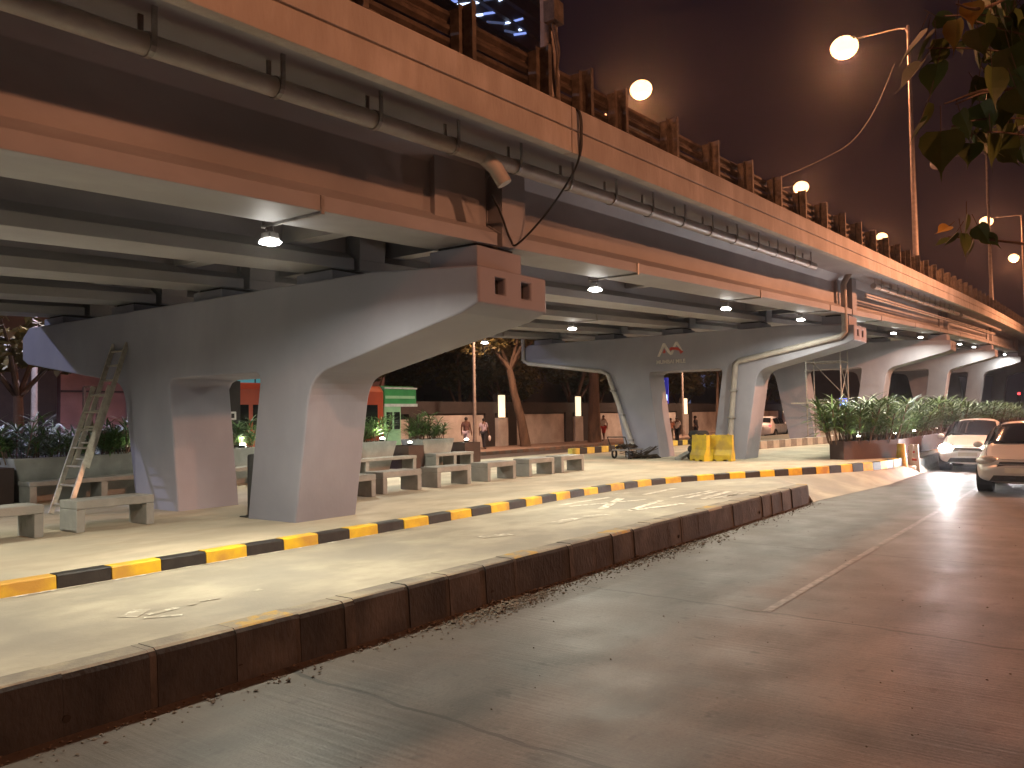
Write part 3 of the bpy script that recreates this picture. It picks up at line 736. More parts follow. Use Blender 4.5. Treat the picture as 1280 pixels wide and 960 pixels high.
# ------------------------------------------------------------------ floodlights under the girders
def flood_proto():
    T = thing('floodlight', 'x', 'floodlight', (0, 0, 0), group='floodlights under the flyover')
    mb = MB().box((-0.02, -0.76, 0.16), (0.02, 0.12, 0.185)).box((-0.02, -0.785, 0.16), (0.02, -0.762, 0.34)).box((-0.02, 0.1, 0.19), (0.02, 0.12, 0.26)).box((-0.012, -0.06, 0.1), (0.012, -0.045, 0.158)).box((-0.012, 0.045, 0.1), (0.012, 0.06, 0.158))
    mb.build('bracket', steel, T, local=True)
    mb = MB().box((-0.06, -0.075, 0.03), (0.06, 0.075, 0.10)); mb.build('housing', steel, T, local=True, bevel=0.01)
    mb = MB().prism([(-0.06, -0.02), (0.06, -0.02), (0.095, 0.0), (0.055, 0.028), (-0.055, 0.028), (-0.095, 0.0)], -0.07, 0.07, 'x'); mb.build('lens', em_led, T, local=True)
    d = bpy.data.lights.new('floodlight_beam', 'AREA'); d.shape = 'DISK'; d.size = 0.11; d.energy = LEDP; d.color = LED; d.spread = R(165)
    lo_ = bpy.data.objects.new('floodlight_beam', d); COL.objects.link(lo_); lo_.parent = T; lo_.location = (0, 0, -0.03)
    return T
LEDP = 190
fl0 = flood_proto()
outer = [5.15, 11.5, 17.05, 22.3, 28.2, 33.8, 39.2, 44.9, 50.4, 56.0, 61.6, 67.2, 73.0]
names = ['floodlight just before the nearest pier, biggest and brightest', 'floodlight just past the nearest pier on the outer girder', 'floodlight on the outer girder half way to the second pier', 'floodlight on the outer girder just before the emblem pier',
         'floodlight right after the emblem pier on the outer girder', 'second floodlight after the emblem pier', 'floodlight before the third pier on the outer girder', 'floodlight just after the third pier', 'second floodlight after the third pier',
         'floodlight just before the fourth pier', 'floodlight just after the fourth pier', 'second floodlight after the fourth pier', 'floodlight before the fifth pier']
def fz(x): return 3.91+grade(x)-0.19
first = True
def put(x, y, lb):
    global first
    if first: fl0.location = (x, y, fz(x)); fl0['label'] = lb; first = False; return
    dup(fl0, (x, y, fz(x)), 0, lb)
for x, lb in zip(outer, names): put(x, 6.72, lb)
put(-0.6, 6.72, 'floodlight on the outer girder left of the view'); put(-6.5, 6.72, 'floodlight far behind on the outer girder')
for x, lb in ((18.7, 'floodlight on the middle girder above the benches'), (2.0, 'floodlight on the middle girder left of the nearest pier'), (30, 'floodlight on the middle girder beyond the emblem pier'), (36, 'floodlight on the middle girder before the scaffold'), (46.5, 'floodlight on the middle girder beyond the third pier')):
    put(x, 11.66, lb)
put(21.2, 16.6, 'floodlight on the innermost girder seen beside the tree fork')
put(13.0, 14.2, 'floodlight on the inner girder hidden behind the nearest cap')

# ================================================================== BENCHES, PLANTERS
def bench_proto():
    T = thing('bench', 'x', 'bench', group='row of concrete benches')
    MB().box((0, 0, 0.29), (1.04, 0.46, 0.40)).build('seat', conc, T, local=True, bevel=0.012)
    for x in (0.002, 0.928): MB().box((x, 0.002, 0), (x+0.11, 0.458, 0.289)).build('leg', conc, T, local=True, bevel=0.01)
    return T
b0 = bench_proto()
BL = [(3.74, 'concrete bench cut by the left edge of the view'), (5.17, 'concrete bench in front of the ladder'), (9.36, 'concrete bench mostly hidden behind the right leg of the nearest pier'), (10.76, 'first full bench to the right of the nearest pier'),
      (12.25, 'second full bench to the right of the nearest pier'), (13.86, 'third bench right of the nearest pier, middle of the row'), (15.40, 'fourth bench right of the nearest pier, one from the end'), (16.75, 'rightmost bench of the row, nearest the handcart')]
for i, (x, lb) in enumerate(BL):
    if i == 0: b0.location = (x, 10.62, 0.46); b0['label'] = lb
    else: dup(b0, (x, 10.62+(0.2 if i > 2 else 0), 0.46), R(rnd.uniform(-0.8, 0.8)), lb)

def trough(x0_, x1_, y, label):
    T = thing('planter', label, 'planter', ((x0_+x1_)/2, y, 0.46), group='concrete planters at the back of the plaza')
    v = []
    for z, e in ((0.46, 0.22), (1.24, 0.0)):
        v += [(x0_+e, y+0.05+e*0.4, z), (x1_-e, y+0.05+e*0.4, z), (x1_-e, y+0.9-e*0.4, z), (x0_+e, y+0.9-e*0.4, z)]
    t = 0.07
    v += [(x0_+t, y+0.05+t, 1.24), (x1_-t, y+0.05+t, 1.24), (x1_-t, y+0.9-t, 1.24), (x0_+t, y+0.9-t, 1.24)]
    v += [(x0_+t, y+0.05+t, 1.14), (x1_-t, y+0.05+t, 1.14), (x1_-t, y+0.9-t, 1.14), (x0_+t, y+0.9-t, 1.14)]
    mb = MB().add(v, [(0, 3, 2, 1), (0, 1, 5, 4), (1, 2, 6, 5), (2, 3, 7, 6), (3, 0, 4, 7), (4, 5, 9, 8), (5, 6, 10, 9), (6, 7, 11, 10), (7, 4, 8, 11), (8, 9, 13, 12), (9, 10, 14, 13), (10, 11, 15, 14), (11, 8, 12, 15)])
    mb.build('trough', trough_c, T, bevel=0.012)
    MB().add(v[12:16], [(0, 1, 2, 3)]).build('soil', soil, T)
def seat(x0_, x1_, y, label):
    T = thing('planter_bench', label, 'bench', ((x0_+x1_)/2, y, 0.46), group='benches against the planters')
    MB().box((x0_, y-0.42, 0.77), (x1_, y+0.02, 0.85)).build('seat', conc, T, bevel=0.01)
    for x in (x0_+0.01, (x0_+x1_)/2-0.06, x1_-0.13): MB().box((x, y-0.41, 0.46), (x+0.12, y+0.0, 0.769)).build('leg', conc, T, bevel=0.008)
def uplight(x, y, z, lb, power=25, tgt=None):
    T = thing('uplight', lb, 'uplight', (x, y, z), group='garden uplights among the plants')
    MB().lathe([(0.05, 0), (0.055, 0.02), (0.075, 0.06), (0.075, 0.16), (0.068, 0.165)], (x, y, z), 12).build('lamp_body', black_m, T, smooth=40)
    MB().ball((x, y, z+0.175), 0.066, (1, 1, 0.5), 6).build('lamp_lens', em_up, T, smooth=60)
    light('uplight_beam', 'SPOT', (x, y, z+0.24), power, LED, tgt or (x, y-0.05, z+2), 0.06, 140, 0.8, parent=T)
def brown_box(x0_, x1_, y, label, up_lb):
    T = thing('lamp_box', label, 'metal box', ((x0_+x1_)/2, y, 0.46), group='brown boxes between the planters')
    t = 0.03; v = [(x0_, y-0.03), (x1_, y-0.03), (x1_, y+0.75), (x0_, y+0.75)]; vi = [(x0_+t, y-0.0), (x1_-t, y-0.0), (x1_-t, y+0.72), (x0_+t, y+0.72)]
    P_ = [(a, b, 0.46) for a, b in v]+[(a, b, 1.09) for a, b in v]+[(a, b, 1.09) for a, b in vi]+[(a, b, 1.0) for a, b in vi]
    MB().add(P_, [(0, 1, 5, 4), (1, 2, 6, 5), (2, 3, 7, 6), (3, 0, 4, 7), (4, 5, 9, 8), (5, 6, 10, 9), (6, 7, 11, 10), (7, 4, 8, 11), (8, 9, 13, 12), (9, 10, 14, 13), (10, 11, 15, 14), (11, 8, 12, 15)]).build('box_side', corten, T)
    MB().add(P_[12:16], [(0, 1, 2, 3)]).build('gravel_bed', soil, T)
    uplight((x0_+x1_)/2, y+0.2, 1.0, up_lb, 130, (x0_-0.8, y+0.55, 1.75))
YB = 15.4
brown_box(5.35, 6.42, YB, 'brown steel box at the left edge behind the benches', 'uplight in the brown box at the left edge')
trough(6.44, 9.1, YB, 'tapered concrete planter behind the ladder'); seat(6.5, 9.1, YB, 'concrete seat below the planter behind the ladder')
trough(9.3, 11.6, YB, 'concrete planter seen between the legs of the nearest pier'); seat(9.3, 11.75, YB, 'concrete seat seen between the legs of the nearest pier')
brown_box(11.85, 12.5, YB, 'brown steel box just behind the right leg of the nearest pier', 'uplight between the legs of the nearest pier')
trough(12.6, 15.9, YB, 'concrete planter right of the nearest pier'); seat(12.6, 16.15, YB, 'concrete seat below the planter right of the nearest pier')
brown_box(16.25, 16.85, YB, 'brown steel box between the two right-hand planters', 'bright uplight on the box between the two right-hand planters')
trough(16.9, 18.25, YB, 'last concrete planter on the right, near the walkers'); seat(16.92, 18.55, YB, 'concrete seat below the last planter on the right')
brown_box(18.62, 19.35, YB, 'brown steel box ending the planter row on the right', 'uplight on the last brown box of the row')

# ------------------------------------------------------------------ plants
def strap(mb, base, d, L, wd, droop, rn, mi=0, seg=4):
    d = Vector(d).normalized(); side = d.cross(Vector((0, 0, 1)))
    if side.length < 0.05: side = Vector((1, 0, 0))
    side.normalize(); p = Vector(base); pts = []
    for i in range(seg+1):
        t = i/seg; wv = wd*(0.45+1.1*t)*(1-t)**0.6*1.25 if t < 1 else 0.0
        pts.append((p-side*wv, p+Vector((0, 0, -wv*0.25)), p+side*wv))
        d = (d+Vector((0, 0, -droop*(0.3+t)))).normalized(); p = p+d*(L/seg)
    o_ = len(mb.v)
    for a, b, c in pts: mb.v += [tuple(a), tuple(b), tuple(c)]
    for i in range(seg):
        q = o_+i*3
        mb.f += [(q, q+3, q+4, q+1), (q+1, q+4, q+5, q+2)]; mb.m += [mi, mi]
def palm_proto(seed, H, canes):
    rn = random.Random(seed)
    T = thing('shrub', 'x', 'plant')
    st = MB(); lv = MB()
    for c in range(canes):
        a = rn.uniform(0, 6.28); r_ = rn.uniform(0.02, 0.28); bx_, by_ = r_*math.cos(a), r_*math.sin(a)
        h = H*rn.uniform(0.35, 0.8); tx, ty = bx_*1.9, by_*1.9
        st.tube([(bx_, by_, 0), ((bx_+tx)/2, (by_+ty)/2, h*0.5), (tx, ty, h)], 0.012, 5)
        for tier in range(3):
            zz = h*(0.5+0.25*tier); f_ = 0.5+0.25*tier
            nleaf = rn.randint(8, 12)
            for i in range(nleaf):
                t = 6.28*i/nleaf+rn.uniform(-0.4, 0.4); el = rn.uniform(0.1, 1.0)
                strap(lv, (bx_+(tx-bx_)*f_, by_+(ty-by_)*f_, zz), (math.cos(t), math.sin(t), el), rn.uniform(0.24, 0.46)*H/0.95, rn.uniform(0.014, 0.026), rn.uniform(0.06, 0.3), rn)
    st.build('stem', bark, T, local=True); lv.build('foliage', leaf_g, T, local=True, normals=False)
    return T
palms = [palm_proto(s, h, c) for s, h, c in ((1, 1.0, 6), (2, 0.85, 5), (3, 1.15, 7))]
used = [False]*3
def plant(x, y, z, lb, grp, sc_=1.0):
    i = rnd.randrange(3); rz = rnd.uniform(0, 6.28)
    if not used[i]:
        used[i] = True; p = palms[i]; p.location = (x, y, z); p.rotation_euler = (0, 0, rz); p.scale = (sc_,)*3; tag(p, lb, None, grp)
    else: dup(palms[i], (x, y, z), rz, lb, grp, sc_)
GP = 'leafy shrubs in the planters'
for x0_, x1_, lb in ((6.6, 9.0, 'strap-leaved green shrub in the planter behind the ladder'), (9.4, 11.5, 'strap-leaved green shrub seen between the legs of the nearest pier'), (12.75, 15.8, 'strap-leaved green shrub in the planter right of the nearest pier'), (17.0, 18.2, 'strap-leaved green shrub in the last planter near the walkers')):
    x = x0_
    while x <= x1_:
        plant(x, YB+0.47+rnd.uniform(-0.16, 0.16), 1.13, lb, GP, rnd.uniform(0.72, 1.05)); x += rnd.uniform(0.19, 0.29)
for x_, lb_ in ((8.75, 'uplight glowing at the right end of the planter behind the ladder'), (11.2, 'uplight in the planter seen between the pier legs'), (13.3, 'uplight in the planter just right of the nearest pier'), (15.5, 'uplight at the right end of the planter past the nearest pier')):
    uplight(x_, YB+0.2, 1.14, lb_, 60, (x_-0.25, YB+0.55, 2.2))
for x in (2.4, 2.9, 3.4, 3.9, 4.4, 5.0, 5.4):
    plant(x+3.2, 17.2, 0.46+0.3, 'dark shrub behind the brown box at the left edge', GP, 1.25)

# planter along the road beyond the kerb end
MZ = 0.46
T = thing('planter', 'long low brown planter box full of shrubs along the road', 'planter', (25, 5.6, 0.3), group='long planter by the road')
v0 = [(24.35, 6.25), (26.1, 5.16), (72, 5.16), (72, 6.7), (24.6, 6.7)]
n = len(v0)
MB().add([(a, b, 0.3) for a, b in v0]+[(a, b, 0.99) for a, b in v0], [(i, (i+1) % n, n+(i+1) % n, n+i) for i in range(n)]).build('planter_side', corten, T, bevel=0.01)
MB().add([(a, b, 0.93) for a, b in v0], [tuple(range(n))]).build('soil', soil, T)
x = 24.8; k = 0
while x < 68:
    for row in (0, 1):
        plant(x+rnd.uniform(-0.2, 0.2), (max(5.55, 6.25-(x-24.35)*0.45) if row == 0 else 6.4)+rnd.uniform(-0.1, 0.1), 0.9, 'bushy strap-leaved shrub in the long planter along the road', 'shrubs in the long roadside planter', rnd.uniform(1.15, 1.6))
    x += 0.5+0.012*(x-24)
for x, p in ((25.3, 220), (28.5, 180), (31.8, 160), (36, 160), (41, 160)):
    uplight(x, 6.05 if x < 26 else 5.75, 0.93, {25.3: 'brilliant uplight at the near end of the roadside planter', 28.5: 'second uplight in the roadside planter', 31.8: 'third uplight in the roadside planter', 36: 'fourth uplight in the roadside planter', 41: 'fifth uplight in the roadside planter'}[x], p, (x+0.4, 7.0, 4))
# low concrete barrier between planter and road
g = MB(); x = 27.2
while x < 60:
    g.prism([(4.72, 0.0), (4.80, 0.12), (4.86, 0.36), (5.02, 0.36), (5.06, 0.0)], x, x+0.97, 'x'); x += 1.0
tag(g.build('concrete_barrier', conc, bevel=0.01), 'low concrete barrier lit by headlights beside the roadside planter', 'barrier')

# yellow plastic stand with a white barricade board at the kerb end
T = thing('barricade_post', 'yellow flared plastic post at the kerb end', 'traffic post', (25.75, 5.0, 0.02))
MB().lathe([(0.24, 0), (0.24, 0.06), (0.17, 0.1), (0.11, 0.8), (0.09, 0.86)], (25.75, 5.02, 0.02), 14).build('post', plast_y, T, smooth=40)
T = thing('barricade_board', 'white striped barricade board leaning beside the yellow post', 'barricade', (26.2, 4.82, 0.01))
mb = MB()
mb.beam((26.35, 4.96, 0.02), (26.3, 4.84, 0.84), 0.05, 0.10, 0); mb.beam((26.35, 4.70, 0.02), (26.3, 4.72, 0.84), 0.05, 0.10, 0)
for z in (0.3, 0.52, 0.74): mb.beam((26.34, 4.95, z), (26.32, 4.70, z-0.02), 0.04, 0.13, 0)
mb.build('board', white_p, T, bevel=0.006)
mb = MB()
for z in (0.41, 0.63): mb.beam((26.33, 4.93, z), (26.31, 4.72, z-0.02), 0.03, 0.06, 0)
mb.build('red_stripe', red_p, T)

# ================================================================== THINGS ON THE PLAZA
# ladder
T = thing('ladder', 'worn aluminium extension ladder leaning on the nearest pier', 'ladder', (6.0, 13.4, 0.46))
def rail_pair(b0_, t0_, wdt, off, frac0, frac1, name, rungs):
    b_, t_ = Vector(b0_), Vector(t0_); ax = Vector((0, 1, 0)); ln = (t_-b_); nrm = ln.cross(ax).normalized()*off
    p, q = b_+ln*frac0+nrm, b_+ln*frac1+nrm
    for s_ in (-1, 1): MB().beam(p+ax*s_*wdt/2, q+ax*s_*wdt/2, 0.028, 0.075, upv=tuple(nrm.normalized())).build('side_rail', alu, T, bevel=0.004)
    for i in range(rungs):
        c = p.lerp(q, (i+0.5)/rungs); MB().tube([c-ax*wdt/2, c+ax*wdt/2], 0.017, 8).build('rung', alu, T, smooth=50)
LBt, LTp = (6.0, 12.80, 0.47), (7.2, 13.42, 3.18)
rail_pair(LBt, LTp, 0.52, 0.03, 0.0, 0.72, 'lower', 7)
rail_pair(LBt, LTp, 0.42, -0.05, 0.26, 1.0, 'upper', 8)

# dark pipe standing at the foot of the pier
T = thing('bollard', 'slim dark bollard beside the right leg of the nearest pier', 'bollard', (7.42, 10.12, 0.46))
MB().lathe([(0.10, 0), (0.10, 0.02), (0.075, 0.03), (0.075, 0.86), (0.065, 0.89), (0.03, 0.90)], (7.42, 10.10, 0.46), 14).build('post', black_m, T, smooth=40)
MB().box((7.28, 10.0, 0.46), (7.5, 10.22, 0.475)).build('foot_plate', black_m, T)

# plastic barriers at the second pier
def water_barrier(x, y, rz, lb):
    T = thing('plastic_barrier', lb, 'barrier', (x, y, 0.46), rz, 'yellow plastic barriers at the second pier')
    pr = [(-0.24, 0.0), (-0.24, 0.22), (-0.12, 0.42), (-0.09, 0.96), (0.09, 0.96), (0.12, 0.42), (0.24, 0.22), (0.24, 0.0)]
    mb = MB().prism(pr, -0.5, 0.5, 'x'); o_ = mb.build('barrier_body', plast_y, T, local=True)
    c_ = MB().box((x-0.36, y-0.6, 0.40), (x-0.14, y+0.6, 0.52)).box((x+0.14, y-0.6, 0.40), (x+0.36, y+0.6, 0.52)).box((x-0.3, y-0.6, 1.05), (x-0.12, y-0.11, 1.2)).box((x+0.12, y-0.6, 1.05), (x+0.3, y-0.11, 1.2))
    cu = c_.build('cutter', plast_y); cu.location = (cu.location - Vector((x, y, 0)))
    cu.rotation_euler = (0, 0, 0)
    T.rotation_euler = (0, 0, 0); T.location = (0, 0, 0.46)
    apply_bool(o_, cu); T.location = (x, y, 0.46); T.rotation_euler = (0, 0, rz)
    b_ = o_.modifiers.new('bevel', 'BEVEL'); b_.width = 0.02; b_.segments = 2; b_.limit_method = 'ANGLE'; b_.angle_limit = R(40)
    T.scale = (0.72, 0.62, 0.78)
    for s_ in (-0.3, 0.3): MB().lathe([(0.05, 0.955), (0.05, 0.985), (0.03, 0.99)], (s_, 0, 0), 10).build('filler_cap', plast_y, T, local=True)
water_barrier(22.75, 9.22, R(90), 'front yellow plastic barrier by the right leg of the emblem pier')
water_barrier(22.62, 9.78, R(58), 'rear yellow plastic barrier turned sideways behind the front one')
mb = MB()
for a in range(20):
    t0_, t1_ = 2*math.pi*a/20, 2*math.pi*(a+1)/20
prof = [(0.30, 0.0), (0.36, 0.03), (0.38, 0.1), (0.36, 0.17), (0.30, 0.2), (0.20, 0.17), (0.19, 0.1), (0.20, 0.03)]
def torus(mb, c, R0, r_, n1=20, n2=8, axis='z', mi=0):
    o_ = len(mb.v)
    for i in range(n1):
        a = 2*math.pi*i/n1
        for j in range(n2):
            b = 2*math.pi*j/n2; rr_ = R0+r_*math.cos(b); p = (rr_*math.cos(a), rr_*math.sin(a), r_*math.sin(b)*1.15)
            if axis == 'y': p = (p[0], p[2], p[1])
            if axis == 'x': p = (p[2], p[0], p[1])
            mb.v.append((c[0]+p[0], c[1]+p[1], c[2]+p[2]))
    for i in range(n1):
        for j in range(n2):
            mb.f.append((o_+i*n2+j, o_+((i+1) % n1)*n2+j, o_+((i+1) % n1)*n2+(j+1) % n2, o_+i*n2+(j+1) % n2)); mb.m.append(mi)
    return mb
tyre0 = None
for i in range(4):
    o_ = torus(MB(), (0, 0, 0.11), 0.21, 0.095, 22, 9, 'z').build('tyre', dark_rub, smooth=60, local=True) if i == 0 else tyre0.copy()
    if i == 0: tyre0 = o_
    else: COL.objects.link(o_)
    o_.location = (23.15+rnd.uniform(-.04, .04), 10.12+rnd.uniform(-.04, .04), 0.46+0.216*i)
    tag(o_, ['bottom tyre of the stack behind the yellow barriers', 'second tyre from below in the stack behind the yellow barriers', 'third tyre from below in the stack behind the yellow barriers', 'topmost tyre of the stack behind the yellow barriers'][i], 'tyre', 'old tyres stacked behind the barriers')
mb = MB().beam((22.7, 10.55, 0.50), (24.3, 10.4, 0.86), 0.22, 0.09)
tag(mb.build('concrete_plank', conc, bevel=0.01), 'grey plank propped beside the yellow barriers', 'plank')
# handcart with rubble
T = thing('handcart', 'small dark handcart loaded with rubble at the emblem pier foot', 'handcart', (23.0, 12.5, 0.46))
MB().box((22.6, 12.1, 0.72), (23.5, 12.75, 0.76)).build('platform', steel, T)
for y in (12.14, 12.72): torus(MB(), (22.75, y, 0.62), 0.13, 0.03, 16, 6, 'y').build('wheel', dark_rub, T, smooth=60)
mb = MB()
for p, q in (((22.6, 12.12, 0.74), (22.35, 12.12, 1.15)), ((22.6, 12.73, 0.74), (22.35, 12.73, 1.15)), ((22.35, 12.12, 1.15), (22.35, 12.73, 1.15)), ((23.45, 12.15, 0.47), (23.45, 12.15, 0.73)), ((23.45, 12.7, 0.47), (23.45, 12.7, 0.73)), ((22.62, 12.15, 0.47), (22.62, 12.15, 0.73))): mb.tube([p, q], 0.018, 6)
mb.build('handle', black_m, T)
def rubble(cx, cy, cz, n_, rad, smin, smax, rn, mb, flat_=0.6):
    for _ in range(n_):
        a = rn.uniform(0, 6.28); r_ = rad*math.sqrt(rn.random()); s_ = rn.uniform(smin, smax); c = Vector((cx+r_*math.cos(a), cy+r_*math.sin(a), cz+rn.random()*s_))
        v = []
        for d in ((1, 0, 0), (-1, 0, 0), (0, 1, 0), (0, -1, 0), (0, 0, flat_), (0, 0, -flat_)):
            v.append(c+Vector(d)*s_*rn.uniform(0.6, 1.2)+Vector((rn.uniform(-.2, .2), rn.uniform(-.2, .2), 0))*s_)
        mb.add(v, [(0, 2, 4), (2, 1, 4), (1, 3, 4), (3, 0, 4), (2, 0, 5), (1, 2, 5), (3, 1, 5), (0, 3, 5)])
mb = MB(); rubble(23.05, 12.43, 0.80, 60, 0.34, 0.04, 0.10, rnd, mb); mb.build('rubble_load', soil, T)
mb = MB(); rubble(23.4, 12.0, 0.47, 70, 0.45, 0.03, 0.10, rnd, mb)
for i in range(26):
    a = rnd.uniform(0, 6.28); mb.beam((23.2+rnd.uniform(-.3, .3), 12.1+rnd.uniform(-.3, .3), 0.5), (23.2+0.6*math.cos(a), 12.1+0.6*math.sin(a), 0.55+rnd.uniform(0, .35)), 0.02, 0.02)
tag(mb.build('debris_heap', soil), 'brown heap of debris and sticks beside the handcart', 'debris', kind='stuff')

# grit along the old kerb
gm_ = mat('grit', (0.14, 0.115, 0.09), (0.07, 0.056, 0.045), 30, 0.95)
mb = MB(); rn = random.Random(5)
for _ in range(4200):
    x = rn.choice((rn.gauss(6.6, 0.6), rn.gauss(6.4, 0.4), rn.uniform(1.5, 17), rn.gauss(10.0, 1.2))); y = 5.03-abs(rn.gauss(0, 0.16)); s_ = rn.uniform(0.004, 0.016)*(1 if rn.random() < 0.93 else 2.0)
    rubble(x, y, 0.001, 1, 0.0, s_, s_*1.3, rn, mb)
for _ in range(110):
    x = rn.uniform(1.5, 15); y = rn.uniform(0.5, 4.9); s_ = rn.uniform(0.003, 0.010); rubble(x, y, 0.001, 1, 0, s_, s_*1.3, rn, mb)
tag(mb.build('grit', gm_), 'loose grit and stones gathered along the dirty road kerb', 'grit', kind='stuff')

# scaffold tower before the third pier
T = thing('scaffold_tower', 'thin steel scaffold tower standing before the third pier', 'scaffold', (38.2, 10.3, 0.46))
sx, sy = (37.9, 39.1), (9.75, 11.25)
for x in sx:
    for y in sy: MB().tube([(x, y, 0.46), (x, y, 4.55)], 0.03, 8).build('upright', steel, T, smooth=50)
mb = MB()
for z in (1.1, 2.35, 4.05):
    for x in sx: mb.tube([(x, sy[0], z), (x, sy[1], z)], 0.024, 6)
    for y in sy: mb.tube([(sx[0], y, z), (sx[1], y, z)], 0.024, 6)
mb.build('ledger', steel, T, smooth=50)
mb = MB()
for z0_, z1_ in ((2.35, 4.05),):
    mb.tube([(sx[0], sy[0], z0_+.1), (sx[1], sy[0], z1_-.1)], 0.02, 6).tube([(sx[1], sy[0], z0_+.1), (sx[0], sy[0], z1_-.1)], 0.02, 6)
    mb.tube([(sx[1], sy[0], z0_), (sx[1], sy[1], z1_)], 0.02, 6)
mb.build('cross_brace', steel, T, smooth=50)
MB().box((37.7, 9.5, 2.2), (37.95, 11.9, 2.25)).build('plank', alu, T)
MB().tube([(37.8, 10.0, 0.47), (38.3, 10.6, 1.9)], 0.02, 6).tube([(37.8, 11.0, 0.47), (38.3, 10.7, 1.9)], 0.02, 6).build('stay', steel, T)
T = thing('bucket', 'white square tin standing by the scaffold foot', 'tin', (37.2, 10.1, 0.46)); MB().box((37.05, 9.98, 0.46), (37.3, 10.28, 0.80)).build('tin', white_p, T, bevel=0.02)

# back kerbs of the plaza
def back_kerb(p, q, h, ms, label, zb=0.46, n_=None, width=0.18):
    p, q = Vector((*p, 0)), Vector((*q, 0)); n_ = n_ or int((q-p).length/0.5); mb = MB(); ang = math.atan2(q.y-p.y, q.x-p.x)
    for i in range(n_):
        a, b = p.lerp(q, i/n_), p.lerp(q, (i+1)/n_); mb.beam((a.x, a.y, zb+h/2), (b.x, b.y, zb+h/2), width, h, i % 2)
    tag(mb.build('kerb', ms, bevel=0.01), label, 'kerb', 'kerbs at the back of the plaza')
far_y = mat('far_kerb_yellow', (0.60, 0.50, 0.10), (0.50, 0.40, 0.08), 6, 0.6); far_g = mat('grey_kerb_light', (0.36, 0.35, 0.31), (0.3, 0.29, 0.26), 5, 0.8); far_g2 = mat('grey_kerb_dark', (0.14, 0.13, 0.12), (0.2, 0.19, 0.17), 5, 0.8)
back_kerb((24.4, 15.4), (29.0, 15.4), 0.22, [far_y, kerb_b], 'yellow and black kerb left of the emblem pier, at the far road')
back_kerb((29.9, 15.4), (34.5, 15.4), 0.22, [kerb_b, far_y], 'yellow and black kerb seen between the legs of the emblem pier')
back_kerb((29.6, 11.1), (42, 9.4), 0.30, [far_g, far_g2], 'faded grey kerb blocks behind the scaffold', width=0.3)
back_kerb((35.5, 14.6), (38.5, 14.6), 0.3, [far_y, kerb_b], 'short yellow and black kerb in front of the white car')

# ================================================================== FAR SIDE
# compound wall with lit pillars
W = thing('compound_wall', 'long dark framed compound wall with pale panels', 'wall', (45, 28.6, 0.14))
wy = 28.5
mb = MB().box((22, wy, 2.02), (100, wy+0.35, 2.66)); mb.build('lintel', wall_d, W)
PXW = [28.8+8.32*i for i in range(9)]
for x in PXW:
    MB().box((x+0.25, wy-0.1, 0.1), (x+1.25, wy+0.34, 1.75)).build('panel_foot', wall_l, W)
    for s_ in (-0.75, 1.35): MB().box((x+s_, wy-0.02, 0.1), (x+s_+0.85, wy+0.33, 2.02)).build('pier', wall_d, W)
    MB().box((x+2.25, wy+0.08, 0.1), (x+7.5, wy+0.3, 1.95)).build('panel', wall_l, W)
    MB().box((x+2.2, wy+0.1, 1.95), (x+7.55, wy+0.29, 2.02)).build('panel_top', wall_d, W)
for i, x in enumerate(PXW):
    if i == 0: continue
    T = thing('wall_lamp', ['first lit glass lantern box on the wall, hidden left', 'lit glass lantern box on the wall beside the forked tree', 'lit glass lantern box on the wall between the two trees', 'lit lantern box behind the emblem pier', 'lit lantern box seen between the emblem pier legs', 'lit lantern box beyond the emblem pier', 'distant lit lantern box', 'more distant lit lantern box', 'farthest lit lantern box'][i], 'lantern', (x+0.75, wy, 1.75), group='lit lantern boxes on the wall')
    MB().box((x+0.42, wy-0.2, 1.78), (x+0.84, wy-0.03, 3.05)).build('glow_panel', em_warm, T)
    MB().box((x+0.34, wy-0.02, 1.76), (x+1.2, wy+0.3, 3.12)).build('back_frame', wall_d, T)
# dirty sidewalk kerb already in far_sidewalk; painted band
back_kerb((24, 24.35), (60, 24.35), 0.17, [side_c, far_g2], 'worn reddish kerb of the far pavement', zb=0.0, n_=72)

